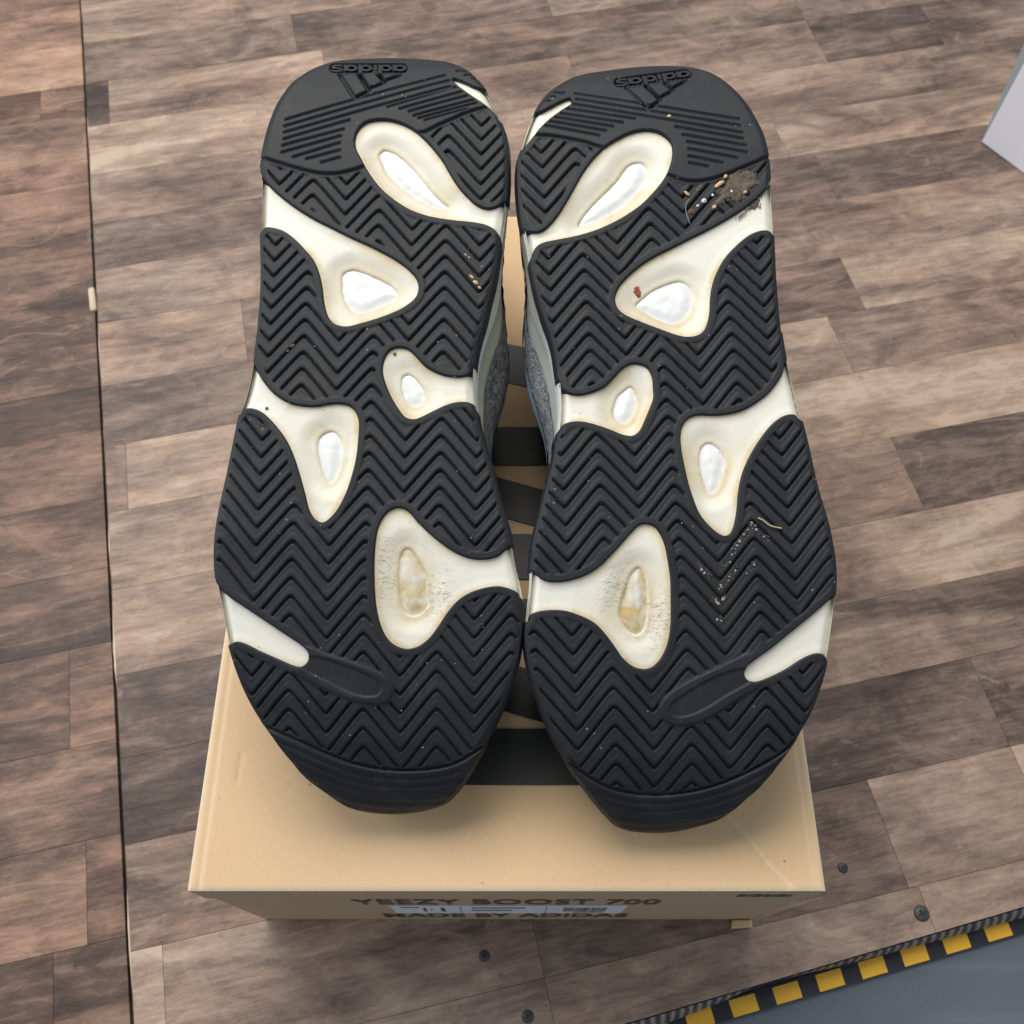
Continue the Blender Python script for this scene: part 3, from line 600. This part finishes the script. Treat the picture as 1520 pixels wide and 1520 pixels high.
# logo in upside-down view, coordinates of a 160x90 px crop magnified 9.5 times
def ring(cx, cy, rx, ry, tx, ty, n=22):
    Vr = []; Fr = []
    for k, (a, b_) in enumerate(((rx, ry), (rx-tx, ry-ty))):
        Vr += [(cx+a*math.cos(2*math.pi*i/n), cy+b_*math.sin(2*math.pi*i/n)) for i in range(n)]
    Fr = [(i, (i+1) % n, n+(i+1) % n, n+i) for i in range(n)]; return Vr, Fr
def rect(x0, x1, y0, y1, sk=0): return [(x0, y0), (x1, y0), (x1+sk, y1), (x0+sk, y1)], [(0, 1, 2, 3)]
def stroke(P, wd):
    P = catmull(P, 4, False); Vr = []; Fr = []
    for i in range(len(P)):
        d = P[min(i+1, len(P)-1)]-P[max(i-1, 0)]; d /= np.linalg.norm(d); nn = np.array([-d[1], d[0]*.85])*wd/2
        Vr += [tuple(P[i]+nn), tuple(P[i]-nn)]
        if i: Fr.append((2*i-2, 2*i-1, 2*i+1, 2*i))
    return Vr, Fr
letters = [stroke([(272,170),(200,162),(135,172),(140,192),(200,202),(255,212),(255,232),(190,242),(112,234)], 25)]
for cx, dn in ((395, 238), (600, 268), (880, 268), (1080, 238)):
    letters += [ring(cx, 198, 88, 45, 42, 25), rect(cx-105, cx-58, 155, dn, 6)]
letters += [rect(712, 752, 155, 226, 4), rect(716, 756, 240, 264, 2)]
cap_poly = capsule((150, 205), (1130, 205), 66, 10)
bars = [[(250,288),(470,285),(620,520),(450,600)], [(545,285),(735,280),(840,405),(655,470)], [(825,288),(1050,285),(1055,300),(872,362)]]

def logo_map(P, right):
    P = np.asarray(P, float); q = np.stack([480+P[:, 0]*.10526, 80+P[:, 1]*.10526], 1)
    if right:
        c = np.array([547., 101.5]); d = q-c; a = math.radians(-7.6); d[:, 0] = d[:, 0]+d[:, 1]*.18
        q = np.stack([d[:, 0]*math.cos(a)-d[:, 1]*math.sin(a), d[:, 0]*math.sin(a)+d[:, 1]*math.cos(a)], 1)+np.array([969., 116.5])
    return q

def build_shoe(D, right, root):
    H = .00040
    sil = px2s(catmull(D['sil'], 3)); mn, mx = sil.min(0)-.0022, sil.max(0)+.0022
    gx = np.arange(mn[0], mx[0], H); gv = np.arange(mn[1], mx[1], H); X, Vv = np.meshgrid(gx, gv)
    ds = sdf(X, Vv, sil, reach=.2)
    ops = [px2s(catmull(p, 4)) for p in D['op']]
    do = np.full(X.shape, .03)
    for p in ops: do = np.minimum(do, -sdf(X, Vv, p, reach=.03))
    # snap the grid to the rims so walls are clean
    X2, V2 = X.copy(), Vv.copy()
    for f_, c in ((do, .00016), (ds, 0.0)):
        gy, gx_ = np.gradient(f_, H); gl = np.hypot(gx_, gy)+1e-9
        near = np.abs(f_-c) < H*.52
        X2 = np.where(near, X2+(c-f_)*gx_/gl, X2); V2 = np.where(near, V2+(c-f_)*gy/gl, V2)
        f_[near] = c
    for f_, c in ((ds, -.0012),):
        gy, gx_ = np.gradient(f_, H); gl = np.hypot(gx_, gy)+1e-9
        near = (f_ < c+H*.3) & (f_ > c-H*1.6)
        X2 = np.where(near, X2+(c-f_)*gx_/gl, X2); V2 = np.where(near, V2+(c-f_)*gy/gl, V2)
        f_[near] = c
    cap = sdf(X, Vv, px2s(catmull(D['cap'], 2)), reach=.02); bum = sdf(X, Vv, px2s(catmull(D['bumper'], 3)), reach=.02)
    ov = sdf(X, Vv, px2s(catmull(D['oval'], 4)), reach=.02); ovi = sdf(X, Vv, px2s(catmull(D['ovalin'], 4)), reach=.02)
    # chevrons: fit their measured valleys
    vp = px2s(D['valley']); k = np.array(D['vidx'], float); Am = np.stack([np.ones(len(k)), k, vp[:, 1]], 1)
    co, *_ = np.linalg.lstsq(Am, vp[:, 0], rcond=None); per = co[1]
    an = px2s([D['anchor']])[0]
    print('chevron', co, 'anchor', an)
    u = (X-co[0]-co[2]*Vv)/per
    tri = np.abs(((u+.5) % 1)-.5)*2                      # 0 in a valley, 1 on a peak
    tri = np.sqrt(tri**2+.0008)                            # rounded valleys
    tri = 1-np.sqrt((1-tri)**2+.005)+.05
    amp = .0138*1.22; pitch = .00690
    ph = ((Vv-amp*tri-an[1]+amp*.09)/pitch+.14) % 1.0
    gdepth = .0018*sm(ph/.07)*sm((.25-ph)/.09)
    step = .00022*sm((ph-.50)/.16)*sm((1.04-ph)/.04)
    gr = np.maximum(gdepth, step)
    mask = sm((do-.0026)/.0004)*sm((ds-.0011)/.0008)*sm((-cap-.0020)/.0004)*sm((-bum-.0010)/.0004)*sm((-ov-.0004)/.0004)
    h = -gr*mask
    h += .00010*sm((.0026-do)/.0004)*(cap < 0)            # faint lip round the windows
    h -= .0010*np.exp(-((cap+.0006)/.00045)**2)*(do > .0004)
    h += .0004*sm(cap/.0005)
    h -= .0014*np.exp(-((bum)/.00055)**2); h += .0008*sm(bum/.0006)
    rr = (bum-.0018)/.0031
    h -= .00042*sm(bum/.002)*(.5-.5*np.cos(2*math.pi*rr))**1.5
    h += .0005*sm(ov/.0006)-.0007*sm(ovi/.0008)
    for l in D['lines']:
        lp = px2s(l); d = segd(X, Vv, lp[0], lp[1]); h -= .00085*sm((.00075-d)/.0005)*(do > .001)
    cp_ = -sdf(X, Vv, px2s(logo_map(cap_poly, right)), reach=.02); h -= .0018*sm(-cp_/.0004)
    for b_ in bars:
        d = sdf(X, Vv, px2s(logo_map(b_, right)), reach=.02); h -= .0015*sm((.0010-np.abs(d+.0006))/.0005)*(cp_ > .0002)
    # roll off at the outer edge, then the walls
    h -= .0011*sm((.0032-ds)/.0032)**2
    h = smin(h, (do-.00016)*4+.00020, .0002)
    h = np.where(ds < 0, h+ds*5, h)
    n = pro(V2)+h
    keep = (do > -.0010) & (ds > -.00125)
    kf = keep[:-1, :-1] & keep[1:, :-1] & keep[:-1, 1:] & keep[1:, 1:]
    W = s2w(X2.ravel(), V2.ravel(), n.ravel())-np.array(root.location)
    ids = np.arange(X.size).reshape(X.shape)
    Qa = np.stack([ids[:-1, :-1], ids[:-1, 1:], ids[1:, 1:], ids[1:, :-1]], -1)
    cf = cap[:-1, :-1] > 0; bf = bum[:-1, :-1] > 0
    ga = (gr*mask/.0018).ravel()
    for nm, sel in (('tread', kf & ~cf & ~bf), ('heel_cap', kf & cf), ('toe_bumper', kf & bf)):
        Qs = Qa[sel]; used = np.zeros(X.size, bool); used[Qs.ravel()] = True
        re = np.cumsum(used)-1; quad_mesh_np(nm, W[used], re[Qs], M['rubber'], root, {'groove': ga[used]})
    # raised logo letters
    Vl, Fl = [], []
    for P, Fs in letters:
        q = px2s(logo_map(P, right)); m = len(q); k0 = len(Vl)
        top = s2w(q[:, 0], q[:, 1], pro(q[:, 1])+.00005); bot = s2w(q[:, 0], q[:, 1], pro(q[:, 1])-.0022)
        Vl += [tuple(t-np.array(root.location)) for t in top]+[tuple(t-np.array(root.location)) for t in bot]
        cnt = {}
        for f in Fs:
            for i in range(len(f)): e = (f[i], f[(i+1) % len(f)]); cnt[e] = 1
        for f in Fs:
            Fl.append(tuple(k0+i for i in f)[::-1])
            for i in range(len(f)):
                a, b_ = f[i], f[(i+1) % len(f)]
                if (b_, a) not in cnt: Fl.append((k0+a, k0+b_, k0+m+b_, k0+m+a))
    mesh_obj('logo_lettering', Vl, Fl, M['rubber'], root)
    # cream midsole floor
    H2 = .0006; gx = np.arange(mn[0], mx[0], H2); gv = np.arange(mn[1], mx[1], H2); X, Vv = np.meshgrid(gx, gv)
    ds = sdf(X, Vv, sil, reach=.2); do = np.full(X.shape, .03); df = np.full(X.shape, .03)
    for p in ops: do = np.minimum(do, -sdf(X, Vv, p))
    fos = [px2s(catmull(p, 4)) if p else None for p in D['fo']]
    stn = np.zeros(X.shape); crk = np.zeros(X.shape)
    for i, p in enumerate(fos):
        if p is None: continue
        d = -sdf(X, Vv, p); df = np.minimum(df, d)
        if i == 5: crk = sm((.0085-np.abs(d-.0035))/.006)*(.55+.75*np.sin(np.arctan2(Vv-p[:, 1].mean(), X-p[:, 0].mean())*2+(2.6 if right else 2.2))); crk = np.clip(crk, 0, 1)*(np.abs(d-.004) < .007)
    h = -.0013-.0004*sm((-do)/.004)-.0018*sm((.0085-df)/.0085)
    h -= .0016*sm((.0003-df)/.0008)
    h += .00018*np.exp(-((df-.0012)/.0010)**2)
    stn = .95*np.exp(-np.abs(do+.0009)/.0011)+.65*np.exp(-np.abs(df-.001)/.0030)+.22
    stn = np.clip(stn*np.where(df > .018, .45, 1.0), 0, 1)
    h -= .0035*sm((.0045-ds)/.0050)**2
    gy, gx_ = np.gradient(ds, H2); near = (ds < -.0004+H2*.3) & (ds > -.0004-H2*1.6); X2 = np.where(near, X+(-.0004-ds)*gx_, X); V2 = np.where(near, Vv+(-.0004-ds)*gy, Vv)
    ds = np.where(near, -.0004, ds)
    n = pro(V2)+h
    keep = (do < .0022) & (ds > -.0005); kf = keep[:-1, :-1] & keep[1:, :-1] & keep[:-1, 1:] & keep[1:, 1:]
    ids = np.arange(X.size).reshape(X.shape); Qs = np.stack([ids[:-1, :-1], ids[:-1, 1:], ids[1:, 1:], ids[1:, :-1]], -1)[kf]
    W = s2w(X2.ravel(), V2.ravel(), n.ravel())-np.array(root.location); used = np.zeros(X.size, bool); used[Qs.ravel()] = True; re = np.cumsum(used)-1
    quad_mesh_np('midsole', W[used], re[Qs], M['cream'], root, {'stain': stn.ravel()[used], 'crack': crk.ravel()[used]})
    # foam windows
    for i, p in enumerate(fos):
        if p is None: continue
        a, b_ = p.min(0)-.001, p.max(0)+.001; X, Vv = np.meshgrid(np.arange(a[0], b_[0], .0005), np.arange(a[1], b_[1], .0005))
        d = sdf(X, Vv, p)
        cpt = rng.rand(int((b_-a)[0]*(b_-a)[1]/(.0042**2)*1.0)+3, 2)*(b_-a)+a
        dd = np.min([np.hypot(X-c[0], Vv-c[1]) for c in cpt], 0)
        hh = -.0041+.00020*sm(1-dd/.0040)+.0007*sm(d/.004)
        n = pro(Vv)+hh; keep = d > -.0009; kf = keep[:-1, :-1] & keep[1:, :-1] & keep[:-1, 1:] & keep[1:, 1:]
        ids = np.arange(X.size).reshape(X.shape); Qs = np.stack([ids[:-1, :-1], ids[:-1, 1:], ids[1:, 1:], ids[1:, :-1]], -1)[kf]
        W = s2w(X.ravel(), Vv.ravel(), n.ravel())-np.array(root.location); used = np.zeros(X.size, bool); used[Qs.ravel()] = True; re = np.cumsum(used)-1
        c0 = p.mean(0)
        if i == 5: sn = .62+.5*sm((c0[1]+.004-Vv)/.010)+.9*np.exp(-d/.0006)
        else: sn = .55*np.exp(-((X-c0[0]+.002)**2+(Vv-c0[1]-.004)**2)/.0022**2)*(i == 2)+.10*np.exp(-d/.001)
        o = quad_mesh_np('foam_window', W[used], re[Qs], M['foam'], root, {'stain': np.clip(sn, 0, 1).ravel()[used]})
        if i == 5: o['label'] = 'yellow stained foam window'
    # side walls and upper, lofted from the sole outline down to the lid
    n0 = len(sil); cum = np.concatenate([[0], np.cumsum(np.hypot(*np.diff(np.vstack([sil, sil[:1]]), axis=0).T))])
    m = 220; tt = np.linspace(0, cum[-1], m, endpoint=False); cl = np.vstack([sil, sil[:1]])
    S = np.stack([np.interp(tt, cum, cl[:, 0]), np.interp(tt, cum, cl[:, 1])], 1)
    for _ in range(3): S = (np.roll(S, 1, 0)+2*S+np.roll(S, -1, 0))/4
    T = np.roll(S, -1, 0)-np.roll(S, 1, 0); T /= np.hypot(*T.T)[:, None]; Nn = np.stack([T[:, 1], -T[:, 0]], 1)
    if (Nn*(S-S.mean(0))).sum() < 0: Nn = -Nn
    zs = O_[2]+S[:, 1]*AV[2]+pro(S[:, 1])*AN[2]; Dp = (zs-BT-.0005)/AN[2]
    med = np.clip(Nn[:, 0]*(-1 if right else 1), 0, 1); v = S[:, 1]
    waist = med*np.exp(-((v-.170)/.034)**2); lat = np.clip(-Nn[:, 0]*(-1 if right else 1), 0, 1)*np.exp(-((v-.178)/.045)**2)
    toe = sm((.075-VS-v)/.075); toe2 = sm((.03-VS-v)/.03); heel = sm((v-.255)/.05)
    def off(d):       # outward offset of the skin at depth d below the sole
        o = .0008*sm(d/.006)-.0010
        o = o+waist*(.0026*sm(d/.030)+(.0088 if right else .0112)*sm((d-.014)/.024))+lat*.006*sm(d/.03)
        o = o-.0028*toe2-(.004+.010*toe+.004*heel)*sm((d-.014)/.05)-.012*sm((d-.055)/.05)*(1-toe)*(1-.4*waist)
        return o
    def loft(name, d0, d1, rings, mat, pad=0, closed=False, wob=0):
        Vs = []; Fs = []
        for r in range(rings+1):
            f_ = r/rings; d = (d0+(d1-d0)*f_); d = np.minimum(d, Dp-.0003*(1+pad*100))
            o = off(d)+pad+(wob*(.5*np.sin(v*900+r)+.5*np.sin(v*340+r*1.7)) if wob else 0)
            q = S+Nn*o[:, None]; w_ = s2w(q[:, 0], q[:, 1], pro(np.clip(S[:, 1], -.02, .306))-d)
            w_[:, 2] = np.maximum(w_[:, 2], BT+.0006)
            Vs += [tuple(t-np.array(root.location)) for t in w_]
            if r: Fs += [((r-1)*m+i, (r-1)*m+(i+1) % m, r*m+(i+1) % m, r*m+i) for i in range(m)]
        if closed: Fs.append(tuple(range(rings*m, (rings+1)*m)))
        me = mesh_obj(name, Vs, Fs, mat, root, True); return me
    one = np.ones(m); ws = .020+.006*np.sin(v*34+1.0)*(v > .05); ws = ws*(1-.42*waist)
    loft('midsole_sidewall', .0015*one, ws, 10, M['side'], .0004)
    loft('suede_overlay', ws-.003, ws+.011+.006*waist*0, 6, M['suedeb' if right else 'suede'], -.0004)
    loft('knit_upper', ws+.008, Dp, 16, M['knitb' if right else 'knitg'], .0004, True, .0005)
    if right: loft('piping', ws+.0185, ws+.0235, 3, M['stripe'], .0012)
    else: loft('piping', ws+.0235, ws+.0262, 3, M['lining'], .0009)
    return sil

shoeL = empty('sneaker', (-.045, .22, BT), 'left one of the two sneakers, cleaner black sole facing up, dark grey knit side', 'sneaker', 'pair of sneakers')
silL = build_shoe(LEFT, False, shoeL)
VS = .0068
shoeR = empty('sneaker', (.055, .22, BT), 'right one of the two sneakers, mud on its heel and grit in its tread', 'sneaker', 'pair of sneakers')
silR = build_shoe(RIGHT, True, shoeR)

# ------------------------------------------------------------------ DIRT stuck on the soles
import bmesh
def blob(r, sx, sy, sz, rot, seed, sub=1):
    bm = bmesh.new(); bmesh.ops.create_icosphere(bm, subdivisions=sub, radius=1); rs = np.random.RandomState(seed)
    Vb = np.array([v.co[:] for v in bm.verts]); Vb *= (1+.35*(rs.rand(len(Vb), 1)-.5)); F = [tuple(v.index for v in f.verts) for f in bm.faces]; bm.free()
    Vb *= np.array([sx, sy, sz])*r; c, s = math.cos(rot), math.sin(rot); x = Vb[:, 0]*c-Vb[:, 1]*s; y = Vb[:, 0]*s+Vb[:, 1]*c
    return np.stack([x, y, Vb[:, 2]], 1), F
def at_sole(px, py, dn=0.0):
    q = px2s([(px, py)])[0]; return s2w(q[:1], q[1:2], pro(q[1:2])+dn)[0]
B3 = np.stack([AX, AV, AN])
def crumbs(name, pts, mat, label=None, cat=None, group=None, kind=None, loc=None):
    Va, Fa = [], []; base = np.array(loc if loc is not None else at_sole(*pts[0][:2]))
    for k, (px, py, r, sx, sy, sz, rot, dn) in enumerate(pts):
        Vb, F = blob(r, sx, sy, sz, rot, k*7+int(px)); c = at_sole(px, py, dn); o = len(Va)
        Va += [tuple(v) for v in (Vb@B3+c-base)]; Fa += [tuple(i+o for i in f) for f in F]
    ob = mesh_obj(name, Va, Fa, mat, None, False); ob.location = base; return tag(ob, label, cat, group, kind)
Z7 = lambda x, y: (1000+x*160/1520, 240+y*160/1520)
poly = np.array([Z7(*p) for p in [(760,190),(900,130),(1060,110),(1180,170),(1200,290),(1150,370),(1020,480),(960,530),(880,590),(800,540),(720,560),(600,690),(530,680),(560,560),(640,480),(560,430),(700,340),(760,260)]])
pts = []
while len(pts) < 620:
    p = poly.min(0)+rng.rand(2)*(poly.max(0)-poly.min(0)); ins = False
    for i in range(len(poly)):
        a, b_ = poly[i], poly[(i+1) % len(poly)]
        if (a[1] > p[1]) != (b_[1] > p[1]) and p[0] < a[0]+(p[1]-a[1])*(b_[0]-a[0])/(b_[1]-a[1]): ins = not ins
    if ins: pts.append((p[0], p[1], .00022+.0008*rng.rand()**3, 1, .8+rng.rand()*.5, .7, rng.rand()*6, .0001-.0010*rng.rand()))
pq = px2s(poly); a_, b_ = pq.min(0)-.001, pq.max(0)+.001
Xm, Vm = np.meshgrid(np.arange(a_[0], b_[0], .00035), np.arange(a_[1], b_[1], .00035)); dm = sdf(Xm, Vm, pq)
def vnoise(sc, seed):
    rs = np.random.RandomState(seed); G = rs.rand(64, 64); x = (Xm-a_[0])*sc; y = (Vm-a_[1])*sc; i, j = x.astype(int), y.astype(int); fx, fy = sm(x-i), sm(y-j)
    g_ = lambda ii, jj: G[ii % 64, jj % 64]
    return (g_(i, j)*(1-fx)+g_(i+1, j)*fx)*(1-fy)+(g_(i, j+1)*(1-fx)+g_(i+1, j+1)*fx)*fy
nz = .5*vnoise(450, 1)+.3*vnoise(1100, 2)+.2*vnoise(2400, 3)
hm = -.00075+.0013*nz+.0012*sm(dm/.002)*vnoise(260, 4)-.0024*sm((.0009-dm-.0016*(nz-.5))/.0010)
km = dm > -.0008; km = km[:-1, :-1] & km[1:, :-1] & km[:-1, 1:] & km[1:, 1:]; ids = np.arange(Xm.size).reshape(Xm.shape)
Qm = np.stack([ids[:-1, :-1], ids[:-1, 1:], ids[1:, 1:], ids[1:, :-1]], -1)[km]
Wm = s2w(Xm.ravel(), Vm.ravel(), (pro(Vm)+hm).ravel()); us = np.zeros(Xm.size, bool); us[Qm.ravel()] = True; re_ = np.cumsum(us)-1; c0m = Wm[us].mean(0)
om = quad_mesh_np('mud_smear', Wm[us]-c0m, re_[Qm], M['mud'], None); om.location = c0m
tag(om, 'flat brown mud smear pressed into the heel tread of the right sneaker', 'mud', None, 'stuff')
crumbs('mud_cake', pts[:420], M['mud'], 'dark crumbly mud caked into the heel tread of the right sneaker', 'mud', None, 'stuff')
pts = [(Z7(1070+rng.rand()*170, 480+rng.rand()*170)[0], Z7(0, 500+rng.rand()*150)[1], .0002+.0007*rng.rand()**2, 1, 1, .6, rng.rand()*6, -.0012) for _ in range(34)]
t = np.linspace(0, 1, 60); pts += [(1143-46*s_**1.2+rng.randn()*1.2, 270+52*s_+rng.randn()*1.2, .00022+.0003*rng.rand(), 1, 1, .5, rng.rand()*6, -.0008) for s_ in t]
crumbs('soil_crumbs', pts, M['mud'], 'brown soil crumbs on the cream edge below the mud on the right heel', 'soil', None, 'stuff')
pts = []
for path in ([(1113,783),(1096,806),(1086,830),(1068,850)], [(1113,777),(1125,788),(1140,800)], [(1035,836),(1048,850),(1058,862)], [(1098,838),(1085,858),(1070,872)], [(1122,838),(1110,850)], [(1060,890),(1066,894)], [(1078,882),(1064,905)], [(1066,922),(1074,918)]):
    for a, b_ in zip(path[:-1], path[1:]):
        for _ in range(60): s_ = rng.rand(); pts.append((a[0]+(b_[0]-a[0])*s_+rng.randn()*2.2, a[1]+(b_[1]-a[1])*s_+rng.randn()*2.2,   .0002+.00065*rng.rand()**3, 1, 1, .7, rng.rand()*6, -.0011+.0010*rng.rand()))
crumbs('sand_grit', pts, M['wet'], 'dark grit packed in the tread grooves under the ball of the right sneaker', 'grit', None, 'stuff')
crumbs('sand_grains', [(q[0], q[1], q[2]*.8, *q[3:7], q[7]+.0004) for q in pts[1::6]], M['sand'], 'pale sand grains sparkling in the grooves of the right sneaker', 'sand', None, 'stuff')
pts = [(px, py, .00010+.00022*rng.rand()**2, 1, 1, .6, rng.rand()*6, -.0002) for px, py in
  [(rng.uniform(380, 735), rng.uniform(250, 1120)) for _ in range(70)]+[(rng.uniform(800, 1180), rng.uniform(280, 1140)) for _ in range(80)]]
crumbs('dust_specks', pts, M['fibre'], 'tiny pale specks scattered over both black soles', 'specks', None, 'stuff')
def one(name, mat, label, cat, group, *spec): return crumbs(name, [spec], mat, label, cat, group)
x, y = Z7(640, 330); one('wood_chip', M['woodchip'], 'long pale orange wood chip lying on the mud of the right heel', 'wood chip', 'chips stuck on the soles', x, y, .0014, 2.1, .72, .5, math.radians(38), .0008)
x, y = Z7(725, 225); one('wood_chip', M['woodchip'], 'small pale chip at the upper tip of the long wood chip', 'wood chip', 'chips stuck on the soles', x, y, .0010, 1.1, .8, .6, .9, .0008)
x, y = Z7(185, 455); one('wood_chip', M['woodchip'], 'orange brown chip in the groove left of the mud cake', 'wood chip', 'chips stuck on the soles', x, y, .0011, 1.5, .7, .6, -.8, .0003)
x, y = Z7(570, 640); one('wood_chip', M['woodchip'], 'tan chip at the lower tip of the mud cake', 'wood chip', 'chips stuck on the soles', x, y, .0010, 1, .9, .6, .4, .0003)
x, y = Z7(1000, 440); one('wood_chip', M['woodchip'], 'tan chip at the right rim of the mud cake', 'wood chip', 'chips stuck on the soles', x, y, .0010, 1, .7, .6, .4, .0006)
x, y = Z7(250, 710); one('bark_piece', M['bark'], 'red brown bark piece in the groove lower left of the mud cake', 'bark', None, x, y, .0017, 1.3, .8, .7, .3, -.0002)
x, y = Z7(360, 370); one('soil_clod', M['mud'], 'grey brown soil clod in the groove above the white stone', 'soil', None, x, y, .0016, 1.6, .7, .6, .9, -.0003)
x, y = Z7(430, 552); one('white_stone', M['quartz'], 'biggest white stone in the groove left of the mud', 'stone', 'white stones by the mud', x, y, .0013, 1, .95, .7, .3, 0)
x, y = Z7(338, 622); one('white_stone', M['quartz'], 'small white stone lower left of the biggest one', 'stone', 'white stones by the mud', x, y, .0008, 1, .8, .7, .3, 0)
x, y = Z7(550, 470); one('white_stone', M['quartz'], 'small white stone upper right of the biggest one', 'stone', 'white stones by the mud', x, y, .0006, 1, 1.2, .7, .3, 0)
x, y = Z7(812, 430); one('white_stone', M['quartz'], 'tiny white stone in the middle of the mud cake', 'stone', 'white stones by the mud', x, y, .0006, 1, 1.2, .7, .3, .0006)
crumbs('red_clay_bit', [(946, 424, .0010, 1.3, .9, .4, .4, -.0024), (948, 430, .0013, 1.2, .9, .4, .9, -.0028), (950, 434, .0010, 1.2, .8, .4, .9, -.0031), (944, 428, .0009, 1, .8, .4, .9, -.0025)], M['red'], 'red clay bit beside the white foam window of the right sneaker', 'clay')
crumbs('tan_fragment', [(700, 411, .0008, 1.5, .7, .5, -.7, .0), (706, 419, .0010, 1.3, .8, .5, -.6, .0), (712, 427, .0007, 1.2, .8, .5, -.6, .0)], M['woodchip'], 'orange brown splinters in the tread near the left heel, right side', 'splinter')
crumbs('tan_fragment', [(691, 378, .0006, 1.3, .7, .5, -.7, .0), (696, 382, .0004, 1.3, .8, .5, -.6, .0)], M['straw'], 'small straw coloured fragment above the orange splinters on the left sneaker', 'splinter')
crumbs('leaf_bit', [(434, 513, .0009, 1.4, .8, .4, .5, .0), (427, 521, .0007, 1, .7, .4, .2, .0)], M['bark'], 'reddish leaf bit on the left edge of the left sneaker tread', 'leaf bit')
crumbs('rust_spot', [(585.5, 523.5, .0008, 1, .9, .35, .5, -.0012)], M['bark'], 'dark brown crumb at the top of the small cream window, left sneaker', 'crumb')
crumbs('rust_spot', [(395, 604.5, .0008, 1, .9, .35, .5, -.0012)], M['mud'], 'dark crumb on the cream arm at the left edge of the left sneaker', 'crumb')
crumbs('pale_fleck', [(993, 173, .0008, 1.4, .8, .4, .2, .0004)], M['woodchip'], 'pinkish fleck on the smooth heel cap of the right sneaker', 'fleck')
def tube(name, P, r, mat, label, cat):
    P = np.array(P); Vt, Ft = [], []; n = 6
    for i, p in enumerate(P):
        d = P[min(i+1, len(P)-1)]-P[max(i-1, 0)]; d /= np.linalg.norm(d); a = np.cross(d, AN); a /= np.linalg.norm(a); b_ = np.cross(a, d)
        rr = r*(1 if 0 < i < len(P)-1 else .4)
        Vt += [tuple(p-P[0]+rr*(a*math.cos(q)+b_*math.sin(q))) for q in [2*math.pi*j/n for j in range(n)]]
        if i: Ft += [((i-1)*n+j, (i-1)*n+(j+1) % n, i*n+(j+1) % n, i*n+j) for j in range(n)]
    o = mesh_obj(name, Vt, Ft, mat, None, True); o.location = P[0]; tag(o, label, cat)
cz = catmull([(1124, 769), (1132, 773), (1141, 780), (1150, 783), (1160, 785)], 4, False)
tube('straw_blade', [at_sole(*p, dn=.0008) for p in cz], .00030, M['straw'], 'thin dry grass blade lying across the tread of the right sneaker', 'grass')
cz = catmull([Z7(*p) for p in [(215, 540), (175, 610), (165, 690), (185, 780), (225, 890)]], 4, False)
tube('fibre_loop', [at_sole(*p, dn=.0008) for p in cz], .00013, M['fibre'], 'fine pale fibre curling beside the bark on the right heel', 'fibre')
print('objects', len(bpy.data.objects))
